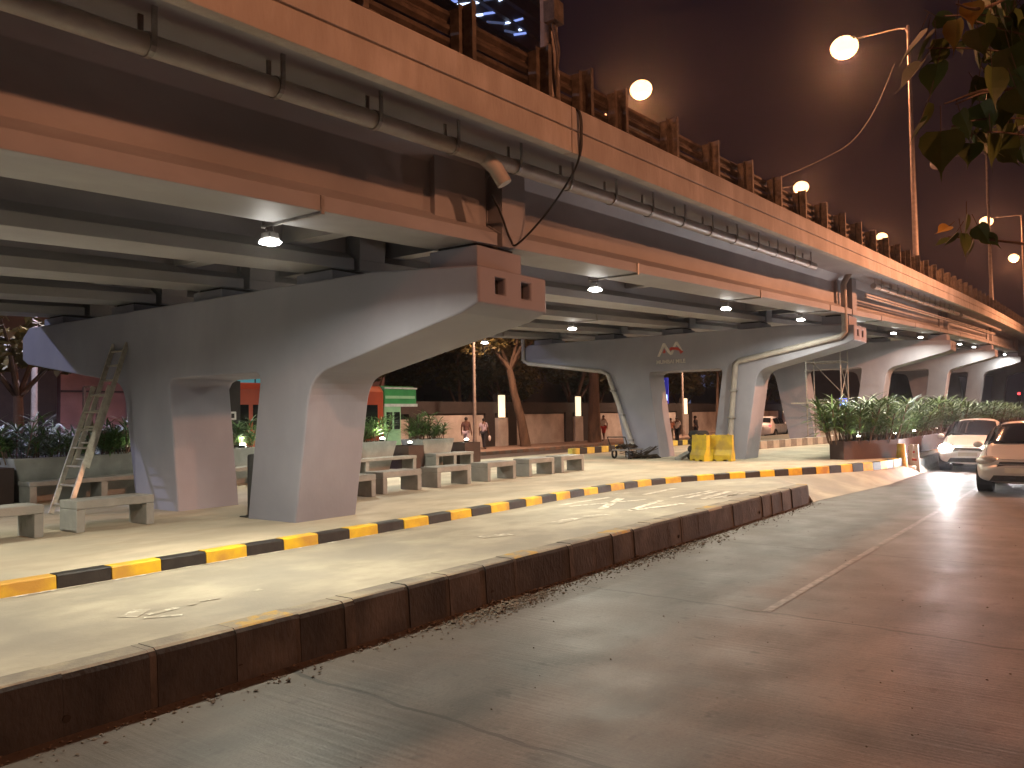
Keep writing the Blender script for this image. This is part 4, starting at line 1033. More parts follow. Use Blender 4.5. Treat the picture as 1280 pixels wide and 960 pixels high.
# tree helpers
def leaf_cloud(mb, centres, n_, rn, size, flat_=0.75):
    for _ in range(n_):
        c, r_ = rn.choice(centres)
        while True:
            d = Vector((rn.uniform(-1, 1), rn.uniform(-1, 1), rn.uniform(-1, 1)))
            if 0.25 < d.length < 1: break
        p = Vector(c)+Vector((d.x*r_, d.y*r_, d.z*r_*flat_)); s_ = size*rn.uniform(0.6, 1.4)
        a = Vector((rn.uniform(-1, 1), rn.uniform(-1, 1), rn.uniform(-0.6, 0.6))).normalized(); b = a.orthogonal().normalized(); b = Matrix.Rotation(rn.uniform(0, 6.28), 3, a) @ b
        mb.add([p-a*s_, p+b*s_*0.45, p+a*s_*1.1, p-b*s_*0.45], [(0, 1, 2, 3)])
def tree_proto(seed, H, spread_, leaf_m, n_, size, fork=None, trunk_r=0.22, lean=(0, 0), name='tree'):
    rn = random.Random(seed); T = thing(name, 'x', 'tree')
    fh = fork or H*0.4; tr = MB(); top = Vector((lean[0], lean[1], fh))
    tr.tube([(0, 0, -0.1), (lean[0]*0.3+rn.uniform(-.05, .05), lean[1]*0.3, fh*0.35), (lean[0]*0.75, lean[1]*0.7+rn.uniform(-.08, .08), fh*0.7), top], [trunk_r*1.25, trunk_r, trunk_r*0.85, trunk_r*0.75], 9)
    cs = []
    for i in range(rn.randint(5, 7)):
        a = 6.28*i/6+rn.uniform(-.4, .4); L = spread_*rn.uniform(0.5, 1.0); e = top+Vector((math.cos(a)*L, math.sin(a)*L, (H-fh)*rn.uniform(0.35, 0.95)))
        m_ = top.lerp(e, 0.5)+Vector((0, 0, 0.25)); tr.tube([top-Vector((0, 0, 0.1)), m_, e], [trunk_r*0.5, trunk_r*0.3, trunk_r*0.1], 6)
        for q in range(3):
            cs.append((e+Vector((rn.uniform(-1, 1), rn.uniform(-1, 1), rn.uniform(-.7, .7)))*spread_*0.35, spread_*rn.uniform(0.22, 0.42)))
        cs.append((m_, spread_*0.22))
    tr.build('trunk', bark, T, local=True, smooth=60)
    mb = MB(); leaf_cloud(mb, cs, n_, rn, size); mb.build('crown', leaf_m, T, local=True, normals=False)
    return T
leaf_w = mat('street_tree_leaf', (0.09, 0.085, 0.025), (0.14, 0.10, 0.03), 2, 0.6)
t1 = tree_proto(11, 8.0, 2.6, leaf_w, 3000, 0.12, 4.3, 0.25, (-1.45, 0), 'forked_tree'); t1.location = (37.6, 26.6, 0.14); tag(t1, 'leaning forked tree on the far pavement between two lanterns', None, 'street trees on the far pavement')
t2 = tree_proto(12, 10.0, 2.8, leaf_w, 2200, 0.12, 6.2, 0.36, (0.1, 0), 'street_tree'); t2.location = (44.4, 26.2, 0.14); tag(t2, 'thick straight tree trunk left of the emblem pier', None, 'street trees on the far pavement')
t3 = tree_proto(13, 8.0, 2.4, leaf_w, 1500, 0.13, 5.0, 0.13, (0.3, 0), 'street_tree'); t3.location = (64.5, 26.4, 0.14); tag(t3, 'slender street tree seen between the emblem pier legs', None, 'street trees on the far pavement')
dk = [tree_proto(20+i, 8.5+i, 4.0, leaf_d, 5200, 0.21, 2.2, 0.26, (0, 0), 'dark_tree') for i in range(3)]
spots = [(21, 33), (27.5, 32), (33, 34), (39, 32.5), (45.5, 34), (52, 32.5), (59, 34.5), (67, 33), (76, 35), (86, 33), (97, 34), (30, 40), (42, 41), (55, 41), (70, 42)]
for i, (x, y) in enumerate(spots):
    lb = 'dark leafy tree massed behind the compound wall'
    if i < 3: dk[i].location = (x, y, 0.0); tag(dk[i], lb, None, 'dark trees behind the wall')
    else: dup(dk[i % 3], (x, y, 0.0), rnd.uniform(0, 6), lb, 'dark trees behind the wall', rnd.uniform(0.85, 1.15))
tl = tree_proto(31, 5.2, 1.9, leaf_w, 1100, 0.20, 2.6, 0.15, (0, 0), 'street_tree'); tl.location = (9.6, 22.8, 0.0); tag(tl, 'big-leaved street tree at the far left behind the planter', None, 'street trees on the far pavement')

# buildings at the left
B = thing('building', 'pink plastered building with a lit cyan window behind the nearest pier', 'building', (22, 36, 0))
MB().box((15.9, 34, 0.1), (34, 44, 9)).build('wall', pink, B)
for x in (18.6, 20.4): MB().box((x, 33.93, 0.1), (x+0.35, 33.99, 9)).build('pilaster', pink, B)
f_ = MB().box((22.9, 33.90, 1.6), (26.2, 33.995, 4.6)).build('window', bld_d, B)
for x in (23.0, 24.05, 25.1): MB().box((x, 33.87, 1.7), (x+0.95, 33.895, 4.5)).build('pane', em_cyan, f_)
MB().box((15.9, 33.94, 3.1), (22.8, 33.985, 3.16)).build('string_course', bld_d, B)
l_ = MB().box((19.1, 33.9, 3.35), (19.5, 33.98, 4.2)).build('lit_window', em_warm, B)
B = thing('building', 'low dark building front at the far left of the view', 'building', (10, 33, 0))
MB().box((0, 33, 0.1), (15.3, 42, 8)).build('wall', wall_d, B)
for x in (2, 6, 10): MB().box((x, 32.95, 1), (x+1.6, 32.99, 3)).build('window', glass_d, B)
T = thing('gate_frame', 'rusty metal door frame standing beside the pink building', 'frame', (16.5, 31.5, 0.14))
MB().beam((15.6, 31.5, 0.14), (15.6, 31.5, 3.2), 0.09, 0.09).beam((15.6, 31.5, 3.2), (16.1, 31.5, 3.2), 0.09, 0.09).beam((16.1, 31.5, 0.14), (16.1, 31.5, 3.24), 0.09, 0.09).build('frame', post_s, T)
# iron railing behind the planter
T = thing('railing', 'black iron railing behind the planter at the ladder', 'railing', (9, 17.6, 0.1))
MB().beam((8.0, 17.9, 1.55), (12.2, 17.9, 1.55), 0.04, 0.05).beam((8.0, 17.9, 0.6), (12.2, 17.9, 0.6), 0.04, 0.05).build('rail', black_m, T)
mb = MB()
for i in range(36): mb.tube([(8.02+i*0.118, 17.9, 0.1), (8.02+i*0.118, 17.9, 1.72)], 0.014, 5)
mb.build('bar', black_m, T)
# sign box between the pier legs
T = thing('sign_panel', 'narrow dark brown sign panel with a small white square, behind the nearest pier', 'sign', (14.3, 19.2, 0))
MB().box((13.05, 18.9, 0.3), (13.5, 19.02, 2.9)).build('panel', wall_d, T)
MB().box((13.15, 18.885, 1.86), (13.36, 18.898, 2.08)).build('white_square', white_p, T)
MB().box((13.21, 18.878, 1.91), (13.30, 18.884, 2.03)).build('dark_square', wall_d, T)
# tower with blue lights far away
Tw = thing('tower', 'dark glass tower with blue lit balconies far behind the flyover', 'tower', (135, 108, 0))
MB().box((112, 102, 0), (152, 125, 120)).build('wall', bld_d, Tw)
rn = random.Random(3)
def px_t(x, y): p = aty(x, y, 101.6); return p
for i, (x0_, y0_, x1_, y1_, m_) in enumerate(((572, 6, 588, 4, em_blue2), (590, 4, 602, 2, em_blue2), (595, 19, 604, 18, em_blue2), (606, 17, 620, 15, em_blue), (575, 11, 592, 9, em_blue), (610, 27, 634, 29, em_dim), (632, 29, 640, 27, em_blue2), (640, 27, 654, 23, em_blue),
        (632, 38, 646, 41, em_dim), (644, 43, 658, 41, em_blue), (650, 37, 655, 36, em_blue2), (560, 2, 572, 1, em_blue), (606, 0, 618, -2, em_dim), (612, 86, 618, 86, em_blue2), (622, 89, 628, 90, em_blue), (638, 100, 644, 101, em_blue2), (548, 45, 556, 47, em_blue), (625, 0, 628, -1, em_blue2), (632, 0, 634, -1, em_blue2))):
    a, b = px_t(x0_, y0_), px_t(x1_, y1_); mb = MB().beam((a.x, 101.8, a.z), (b.x, 101.8, b.z), 0.35, 0.42); mb.build('lit_balcony', m_, Tw)
for z in range(6, 120, 4): pass
mb = MB()
for z in range(6, 120, 4): mb.box((112, 100.9, z), (152, 101.99, z+0.3))
mb.build('balcony_slab', bld_d, Tw)

# blue direction sign
T = thing('direction_sign', 'blue road direction sign with pale lettering on a post behind the emblem pier', 'sign', (30, 14.8, 0.46))
MB().tube([(30.1, 14.62, 0.46), (30.1, 14.62, 3.9)], 0.045, 8).build('post', steel, T, smooth=50)
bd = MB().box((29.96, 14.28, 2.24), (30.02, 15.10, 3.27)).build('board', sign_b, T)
mb = MB(); rn = random.Random(9)
for r_ in range(6):
    y = 15.03; z = 3.16-r_*0.14
    while y > 14.45:
        wl = rn.uniform(0.03, 0.09); mb.box((29.945, y-wl, z-0.055), (29.957, y, z)); y -= wl+0.025
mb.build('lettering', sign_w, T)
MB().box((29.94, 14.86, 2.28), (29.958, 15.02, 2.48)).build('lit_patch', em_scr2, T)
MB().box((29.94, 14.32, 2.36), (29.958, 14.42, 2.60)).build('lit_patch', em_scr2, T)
# lit screens beyond the scaffold
for i, (x, y, w_, h_, Y, lb) in enumerate(((1015, 508, 10, 5, 26, 'small cyan lit screen beyond the third pier'), (1055, 504, 8, 12, 24, 'bright blue lit screen beyond the scaffold'))):
    a, b = aty(x-w_/2, y+h_/2, Y), aty(x+w_/2, y-h_/2, Y)
    T = thing('screen', lb, 'screen', (a.x, Y, 0)); MB().box((a.x, Y, a.z), (b.x, Y+0.15, b.z)).build('display', em_scr2 if i == 0 else em_scr, T)
    if i: MB().box((a.x+0.2*(b.x-a.x), Y-0.02, a.z), (b.x, Y-0.005, a.z+0.55*(b.z-a.z))).build('bright_patch', em_scr2, T)
    MB().tube([((a.x+b.x)/2, Y+0.1, 0), ((a.x+b.x)/2, Y+0.1, a.z)], 0.08, 8).build('post', black_m, T)
# traffic signal
p_ = aty(1274, 492, 7.4)
T = thing('traffic_light', 'small red traffic light at the right edge above the shrubs', 'traffic light', (p_.x, 7.4, 0))
MB().tube([(p_.x, 7.4, 0), (p_.x, 7.4, p_.z-0.6)], 0.06, 8).build('post', black_m, T, smooth=50)
MB().box((p_.x-0.15, 7.25, p_.z-0.7), (p_.x+0.15, 7.55, p_.z+0.25)).build('housing', black_m, T)
MB().ball((p_.x-0.16, 7.4, p_.z), 0.13, (0.5, 1, 1), 6).build('red_lamp', em_red, T, smooth=60)
# far buildings beyond the piers
for x0_, x1_, y, h, lb in ((62, 80, 44, 14, 'dark block of flats behind the trees'), (84, 108, 40, 12, 'dark building at the far end of the flyover'), (112, 150, 26, 16, 'dark building closing the far end of the road')):
    B = thing('building', lb, 'building', (x0_, y, 0)); MB().box((x0_, y, 0), (x1_, y+10, h)).build('wall', bld_d, B)
    for i in range(0 if x0_ < 80 else 6):
        xx = x0_+1+rnd.random()*(x1_-x0_-3); zz = 2+3*rnd.randrange(int(h/3)-1); f_ = MB().box((xx, y-0.05, zz), (xx+1.2, y-0.005, zz+1.4)).build('window', em_dim, B)

# ================================================================== BUS
Bz = 20.4
BO = 0.0
B = thing('bus', 'red and orange bus with a green rear panel passing behind the planters', 'bus', (17, 21.5, 0))
bp = [(Bz, 0.35), (Bz, 2.75), (Bz+0.15, 2.95), (Bz+2.2, 2.95), (Bz+2.35, 2.75), (Bz+2.35, 0.35)]
MB().prism(bp, 13.5, 20.36, 'x').build('body', bus_red, B, bevel=0.05)
MB().prism([(Bz-0.01, 0.35), (Bz-0.01, 2.28), (Bz+2.36, 2.28), (Bz+2.36, 0.35)], 20.36, 21.2, 'x').build('front_body', bus_pale, B, bevel=0.04)
MB().prism([(Bz-0.02, 2.26), (Bz-0.02, 2.85), (Bz+0.14, 2.97), (Bz+2.2, 2.97), (Bz+2.37, 2.85), (Bz+2.37, 2.26)], 20.36, 22.0, 'x').build('canopy', bus_grn, B, bevel=0.05)
MB().box((20.36, Bz-0.035, 2.24), (22.02, Bz-0.005, 2.34)).box((20.36, Bz-0.035, 2.86), (22.02, Bz-0.005, 2.92)).build('white_trim', white_p, B)
MB().box((20.4, Bz-0.035, 2.52), (21.9, Bz-0.022, 2.62)).build('pale_stripe', bus_pale, B)
for x in (13.7, 15.0, 16.3, 17.6, 18.9): MB().box((x, Bz-0.012, 1.55), (x+1.15, Bz-0.002, 2.3)).build('window', glass_d, B)
for x in (20.46, 20.84): MB().box((x, Bz-0.025, 1.45), (x+0.28, Bz-0.012, 2.05)).build('window', glass_d, B)
MB().box((13.6, Bz-0.02, 1.32), (20.3, Bz-0.004, 1.46)).build('stripe', cl_oran, B)
for x in (14.8, 19.2):
    for y in (Bz+0.12, Bz+2.2):
        wv = torus(MB(), (x, y, 0.46), 0.33, 0.13, 20, 8, 'y').build('wheel', dark_rub, B, smooth=60); MB().tube([(x, y-0.08, 0.46), (x, y+0.08, 0.46)], 0.24, 14).build('rim', steel, wv)
MB().box((13.46, Bz+0.3, 0.6), (13.52, Bz+0.6, 0.8)).build('tail_lamp', em_red, B)

# ================================================================== CARS
def car(name, label, paint_m, loc, rz, group, lights_on=False, tail=False, Hs=1.0):
    T = thing(name, label, 'car', loc, rz, group)
    # x forward; (x, z_top, w_top, z_shoulder, w_shoulder, w_body)
    ST = [(2.02, 0.58, 0.42, 0.52, 0.58, 0.62), (1.95, 0.70, 0.52, 0.60, 0.70, 0.74), (1.78, 0.80, 0.58, 0.68, 0.77, 0.81), (1.35, 0.92, 0.62, 0.80, 0.80, 0.83), (0.98, 1.00, 0.66, 0.90, 0.81, 0.835),
          (0.86, 1.04, 0.66, 0.93, 0.81, 0.835), (0.45, 1.30, 0.58, 0.95, 0.81, 0.835), (0.10, 1.49, 0.55, 0.96, 0.81, 0.835), (-0.30, 1.54, 0.56, 0.97, 0.81, 0.835), (-0.95, 1.52, 0.56, 0.98, 0.81, 0.835),
          (-1.40, 1.40, 0.55, 0.99, 0.80, 0.83), (-1.62, 1.18, 0.60, 0.98, 0.79, 0.82), (-1.72, 1.08, 0.62, 0.96, 0.78, 0.81), (-1.92, 0.98, 0.60, 0.86, 0.75, 0.78), (-1.99, 0.62, 0.52, 0.56, 0.66, 0.70)]
    def sec(st):
        x, zt, wt, zs, ws, wb = st; zm_ = min(0.62, zs-0.05); zl = 0.26
        return [(x, 0, zt+0.015), (x, wt*0.6, zt+0.005), (x, wt, zt-0.03), (x, ws, zs), (x, wb, zm_), (x, wb-0.01, 0.40), (x, wb-0.07, zl), (x, 0, 0.22)]
    mb = MB(); n_ = 14
    rows = []
    for st in ST:
        h = sec(st); full = h + [(x, -y, z) for x, y, z in reversed(h[1:-1])]; rows.append(full)
    N = len(rows[0]); vv = [p for r_ in rows for p in r_]; ff = []
    for i in range(len(rows)-1):
        for k in range(N):
            k2 = (k+1) % N; ff.append((i*N+k, i*N+k2, (i+1)*N+k2, (i+1)*N+k))
    ff.append(tuple(range(N))); ff.append(tuple(reversed(range((len(rows)-1)*N, len(rows)*N))))
    o_ = MB().add(vv, ff).build('body', paint_m, T, local=True); o_.data.shade_smooth()
    ss = o_.modifiers.new('sub', 'SUBSURF'); ss.levels = 2; ss.render_levels = 2
    # glass
    def grid(fn, nu, nv, nm, m_, par=T):
        v_ = [fn(i/nu, j/nv) for i in range(nu+1) for j in range(nv+1)]
        f__ = [(i*(nv+1)+j, (i+1)*(nv+1)+j, (i+1)*(nv+1)+j+1, i*(nv+1)+j+1) for i in range(nu) for j in range(nv)]
        q = MB().add(v_, f__).build(nm, m_, par, local=True); q.data.shade_smooth()
        so = q.modifiers.new('thick', 'SOLIDIFY'); so.thickness = 0.012; so.offset = 0
        return q
    def ws_(u, v):
        t = v*2-1; x = 0.86+(0.14-0.86)*u; z = 1.045+(1.475-1.045)*u; wd = 0.69+(0.54-0.69)*u
        return (x+0.035-0.10*abs(t)**2.2, t*wd, z+0.02-0.05*abs(t)**2.5)
    grid(ws_, 6, 10, 'windscreen', glass_d)
    def rw_(u, v):
        t = v*2-1; x = -1.70+(-1.30+1.70)*u; z = 1.12+(1.42-1.12)*u; wd = 0.62+(0.52-0.62)*u
        return (x-0.045+0.06*abs(t)**2.2, t*wd, z+0.02-0.03*abs(t)**2)
    grid(rw_, 4, 8, 'rear_window', glass_d)
    for s_ in (-1, 1):
        for xa, xb, za, zb_ in ((0.52, -0.28, 1.30, 1.44), (-0.36, -1.28, 1.44, 1.38)):
            def sw(u, v, xa=xa, xb=xb, za=za, zb_=zb_, s_=s_):
                x = xa+(xb-xa)*u; top = za+(zb_-za)*u; z = 1.0+(top-1.0)*v; y = 0.80+(0.585-0.80)*((z-0.96)/(1.50-0.96)); return (x, s_*(y+0.012), z)
            grid(sw, 3, 4, 'side_window', glass_d)
    def seam(pts, wd=0.013):
        P_ = [Vector(p) for p in pts]; mb = MB(); v_ = []
        fine = []
        for a_, b_ in zip(P_, P_[1:]):
            for q in range(8): fine.append(a_.lerp(b_, q/8))
        fine.append(P_[-1])
        for i, p in enumerate(fine):
            d_ = (fine[min(i+1, len(fine)-1)]-fine[max(i-1, 0)]).normalized(); n_ = Vector((0, p.y if abs(p.y) > 0.7 else 0.0, 0.4 if abs(p.y) < 0.75 else 0.0)); n_ = n_.normalized() if n_.length > 0 else Vector((0, 0, 1)); sd_ = d_.cross(n_).normalized()*wd/2
            v_ += [tuple(p-sd_), tuple(p+sd_)]
        mb.add(v_, [(2*i, 2*i+2, 2*i+3, 2*i+1) for i in range(len(fine)-1)])
        q = mb.build('panel_seam', dark_rub, T, local=True, normals=False)
        sw_ = q.modifiers.new('lie_on_body', 'SHRINKWRAP'); sw_.target = o_; sw_.wrap_method = 'NEAREST_SURFACEPOINT'; sw_.wrap_mode = 'ABOVE_SURFACE'; sw_.offset = 0.004
    for s_ in (-1, 1):
        seam([(0.90, s_*0.70, 1.03), (1.35, s_*0.68, 0.93), (1.72, s_*0.62, 0.83)])
        seam([(0.50, s_*0.84, 0.95), (0.55, s_*0.86, 0.6), (0.50, s_*0.86, 0.36), (-0.2, s_*0.86, 0.34), (-0.32, s_*0.86, 0.6), (-0.32, s_*0.84, 0.97)])
        seam([(-0.32, s_*0.86, 0.34), (-0.9, s_*0.86, 0.36), (-1.15, s_*0.86, 0.65), (-1.2, s_*0.84, 0.97)])
        seam([(1.72, s_*0.80, 0.60), (1.55, s_*0.84, 0.55), (1.52, s_*0.86, 0.40)])
    seam([(1.74, -0.60, 0.82), (1.90, -0.3, 0.79), (1.93, 0, 0.785), (1.90, 0.3, 0.79), (1.74, 0.60, 0.82)], 0.016)
    MB().tube([(0.90, -0.1, 1.065), (0.80, -0.55, 1.12)], 0.008, 5).tube([(0.90, 0.45, 1.065), (0.82, 0.02, 1.12)], 0.008, 5).build('wiper', dark_rub, T, local=True)
    # front: lamps, grille, bumper intake, plate
    for s_ in (-1, 1):
        mb = MB().ball((1.79, s_*0.59, 0.71), 0.17, (0.9, 1.35, 0.66), 8); hl = mb.build('headlight', lampglass, T, local=True, smooth=60)
        if lights_on: MB().ball((1.90, s_*0.60, 0.69), 0.15, (0.5, 1.15, 0.85), 8).build('lamp_beam', em_head, hl, local=True, smooth=60)
        MB().ball((1.90, s_*0.62, 0.40), 0.06, (0.7, 1.3, 0.8), 6).build('fog_lamp', dark_rub, T, local=True, smooth=60)
        MB().ball((0.62, s_*0.90, 1.02), 0.10, (0.6, 1.0, 0.75), 6).build('mirror', paint_m, T, local=True, smooth=60)
        tl_ = MB().ball((-1.84, s_*0.62, 0.84), 0.14, (0.6, 0.9, 1.0), 6).build('tail_lamp', em_red if tail else red_p, T, local=True, smooth=60)
        MB().box((0.0, s_*0.836-0.008, 0.86), (0.16, s_*0.836+0.012, 0.885)).box((-0.85, s_*0.836-0.008, 0.86), (-0.69, s_*0.836+0.012, 0.885)).build('door_handle', chrome, T, local=True)
    MB().prism([(-0.40, 0.585), (0.40, 0.585), (0.34, 0.70), (-0.34, 0.70)], 1.93, 1.992, 'x').build('grille', dark_rub, T, local=True)
    MB().prism([(-0.40, 0.632), (0.40, 0.632), (0.38, 0.655), (-0.38, 0.655)], 1.92, 2.002, 'x').build('chrome_strip', chrome, T, local=True)
    MB().prism([(-0.55, 0.28), (0.55, 0.28), (0.46, 0.41), (-0.46, 0.41)], 1.90, 2.015, 'x').build('bumper_intake', dark_rub, T, local=True)
    MB().box((1.97, -0.25, 0.46), (2.03, 0.25, 0.57)).build('number_plate', plate_m, T, local=True)
    MB().box((-2.0, -0.25, 0.70), (-1.94, 0.25, 0.81)).build('number_plate', plate_m, T, local=True)
    for x in (1.22, -1.22):
        for s_ in (-1, 1):
            MB().tube([(x, s_*0.55, 0.33), (x, s_*0.842, 0.33)], 0.345, 20).build('wheel_arch', dark_rub, T, local=True)
            wv = MB().lathe([(0.2, -0.09), (0.28, -0.09), (0.30, -0.06), (0.30, 0.06), (0.28, 0.09), (0.2, 0.09)], (0, 0, 0), 22)
            wv.v = [(x+a, s_*0.765+c, 0.30+b) for a, b, c in wv.v]; wo = wv.build('wheel', dark_rub, T, local=True, smooth=40)
            MB().tube([(x, s_*0.80, 0.30), (x, s_*0.862, 0.30)], [0.2, 0.17], 14).build('rim', steel, wo, local=True)
    if lights_on:
        for s_ in (-1, 1):
            d = bpy.data.lights.new('headlight_beam', 'SPOT'); d.energy = 350; d.color = (1, 0.97, 1.0); d.spot_size = R(75); d.spot_blend = 0.8; d.shadow_soft_size = 0.08
            lo_ = bpy.data.objects.new('headlight_beam', d); COL.objects.link(lo_); lo_.parent = T; lo_.location = (2.0, s_*0.6, 0.69)
            lo_.rotation_euler = Vector((1, 0, -0.055)).to_track_quat('-Z', 'Y').to_euler()
    return T
GC = 'cars coming along the road'
car('car', 'silver beige compact car at the right edge with its headlights off', car_beige, (22.5, 1.72, 0), math.pi, GC)
car('car', 'pale car with glaring headlights behind the beige one', car_white, (29.4, 3.55, 0), math.pi, GC, lights_on=True)
car('car', 'pale car with headlights on, queueing far back by the shrubs', car_beige, (37.5, 1.3, 0), math.pi, GC, lights_on=True)
car('car', 'white hatchback with red tail lights on the far road', car_white, (59.2, 20.2, 0), R(-2), None, tail=True)
car('car', 'parked white car at the far left, half hidden by the shrubs', car_white, (10.2, 21.4, 0), math.pi, None)

# ================================================================== PEOPLE
def person(loc, rz, label, top_m, bot_m, shorts=False, bag=False, stride=0.18, h=1.66, cap=None, grp='pedestrians on the far pavement'):
    T = thing('person', label, 'person', loc, rz, grp)
    k = h/1.70
    J = {'pel': (0, 0, 0.92), 'sp': (0, 0, 1.12), 'ch': (0.01, 0, 1.32), 'nk': (0.01, 0, 1.46), 'hd': (0.03, 0, 1.57), 'tp': (0.02, 0, 1.66)}
    E = [('pel', 'sp'), ('sp', 'ch'), ('ch', 'nk'), ('nk', 'hd'), ('hd', 'tp')]
    Rr = {'pel': 0.135, 'sp': 0.125, 'ch': 0.135, 'nk': 0.055, 'hd': 0.088, 'tp': 0.06}
    for s_, nm in ((1, 'l'), (-1, 'r')):
        f_ = stride*s_
        J.update({'hip'+nm: (0, s_*0.09, 0.88), 'kn'+nm: (f_*0.6+0.02, s_*0.1, 0.48), 'an'+nm: (f_-0.02, s_*0.1, 0.08), 'to'+nm: (f_+0.15, s_*0.115, 0.035),
                  'sh'+nm: (0.0, s_*0.175, 1.39), 'el'+nm: (-f_*0.35-0.02, s_*0.23, 1.12), 'wr'+nm: (-f_*0.5+0.06, s_*0.24, 0.87), 'pm'+nm: (-f_*0.55+0.08, s_*0.24, 0.80)})
        Rr.update({'hip'+nm: 0.095, 'kn'+nm: 0.058, 'an'+nm: 0.042, 'to'+nm: 0.035, 'sh'+nm: 0.062, 'el'+nm: 0.042, 'wr'+nm: 0.03, 'pm'+nm: 0.034})
        E += [('pel', 'hip'+nm), ('hip'+nm, 'kn'+nm), ('kn'+nm, 'an'+nm), ('an'+nm, 'to'+nm), ('ch', 'sh'+nm), ('sh'+nm, 'el'+nm), ('el'+nm, 'wr'+nm), ('wr'+nm, 'pm'+nm)]
        pm = J['pm'+nm]
        for i in range(4):
            a, b = f'f{i}a{nm}', f'f{i}b{nm}'; J[a] = (pm[0]-0.03+i*0.02, pm[1], pm[2]-0.05); J[b] = (pm[0]-0.02+i*0.02, pm[1]-s_*0.015, pm[2]-0.09+0.006*abs(i-1.5)); Rr[a] = 0.009; Rr[b] = 0.007; E += [('pm'+nm, a), (a, b)]
        a = f'th{nm}'; J[a] = (pm[0]+0.045, pm[1], pm[2]-0.02); Rr[a] = 0.010; E.append(('wr'+nm, a))
    def skin(keys, edges, name, m_, grow=0.0, parent=T, root='pel', override=None):
        ks = list(keys); idx = {q: i for i, q in enumerate(ks)}
        me = bpy.data.meshes.new(name); me.from_pydata([tuple(c*k for c in (override or {}).get(q, J[q])) for q in ks], [(idx[a], idx[b]) for a, b in edges if a in idx and b in idx], [])
        me.materials.append(m_); o_ = bpy.data.objects.new(name, me); COL.objects.link(o_); o_.parent = parent
        md = o_.modifiers.new('skin', 'SKIN'); sv = me.skin_vertices[0].data if me.skin_vertices else None
        if sv is None:
            bm = bmesh.new(); bm.from_mesh(me); bm.verts.layers.skin.verify(); bm.to_mesh(me); bm.free(); sv = me.skin_vertices[0].data
        for q, i in idx.items(): r_ = (Rr[q]+grow)*k; sv[i].radius = (r_*0.85, r_) if q in ('pel', 'sp', 'ch') else (r_, r_)
        sv[idx[root]].use_root = True
        su = o_.modifiers.new('sub', 'SUBSURF'); su.levels = 1; su.render_levels = 1
        md.use_smooth_shade = True
        return o_
    body = skin(J.keys(), E, 'person_body', skin_m)
    tk = ['pel', 'sp', 'ch', 'shl', 'shr', 'ell', 'elr']; ov = {'ell': tuple(Vector(J['shl']).lerp(Vector(J['ell']), 0.85)), 'elr': tuple(Vector(J['shr']).lerp(Vector(J['elr']), 0.85))}
    skin(tk, E, 'shirt', top_m, 0.018, override=ov, root='sp')
    bk = ['pel', 'hipl', 'hipr', 'knl', 'knr']+([] if shorts else ['anl', 'anr'])
    skin(bk, E, 'trousers' if not shorts else 'shorts', bot_m, 0.016, override=None if shorts else None)
    mb = MB().ball((0.01*k, 0, 1.60*k), 0.100*k, (1.0, 0.9, 0.95), 8); mb.v = [p for p in mb.v]
    ho = mb.build('hair' if cap is None else 'cap', cap or hair_m, T, local=True, smooth=60)
    for v in ho.data.vertices:
        if v.co.z < 1.58*k and v.co.x > 0: v.co.x = 0.0
    MB().ball((0.122*k, 0, 1.555*k), 0.018*k, (1, 0.8, 1.2), 5).build('nose', skin_m, T, local=True, smooth=60)
    for s_ in (-1, 1):
        MB().ball((0.105*k, s_*0.032*k, 1.585*k), 0.010*k, (1, 1, 1), 5).build('eye', hair_m, T, local=True); MB().ball((0.03*k, s_*0.088*k, 1.565*k), 0.022*k, (0.6, 0.4, 1.1), 5).build('ear', skin_m, T, local=True)
        MB().ball((J['tol'][0]*k if s_ > 0 else J['tor'][0]*k-0.0, s_*0.112*k, 0.045*k), 0.06*k, (1.7, 0.8, 0.65), 6).build('shoe', hair_m, T, local=True, smooth=60)
    if bag:
        MB().ball((J['pmr'][0]*k, -0.27*k, 0.58*k), 0.13*k, (0.8, 0.45, 1.25), 7).build('carried_bag', cl_white, T, local=True, smooth=60)
    return T
def ppl(px, py, Y): q = aty(px, py, Y); return (q.x, Y, 0.14)
person(ppl(605, 562, 26.9), R(10), 'walker in a lavender shirt and dark trousers carrying a white bag', cl_lav, cl_dark, bag=True, h=1.62, cap=hair_m)
person(ppl(583, 562, 27.3), R(15), 'walker in a brown shirt and pale trousers left of the lamp post', cl_brown, cl_lav, h=1.7)
person(ppl(755, 553, 27.0), R(180), 'person in a white shirt and red shorts beside the thick trunk', cl_white, cl_red, shorts=True, h=1.68)
person((46.2, 21.9, 0.0), R(200), 'person in an orange top behind the emblem pier', cl_oran, cl_khaki, h=1.58, grp='people standing beyond the emblem pier')
person((47.2, 21.95, 0.0), R(190), 'person in a pale shirt next to the one in orange', cl_white, cl_dark, h=1.62, grp='people standing beyond the emblem pier')
person((49.2, 21.6, 0.0), R(90), 'person in dark clothes standing near the right leg of the emblem pier', cl_dark, cl_dark, stride=0.03, h=1.7, grp='people standing beyond the emblem pier')

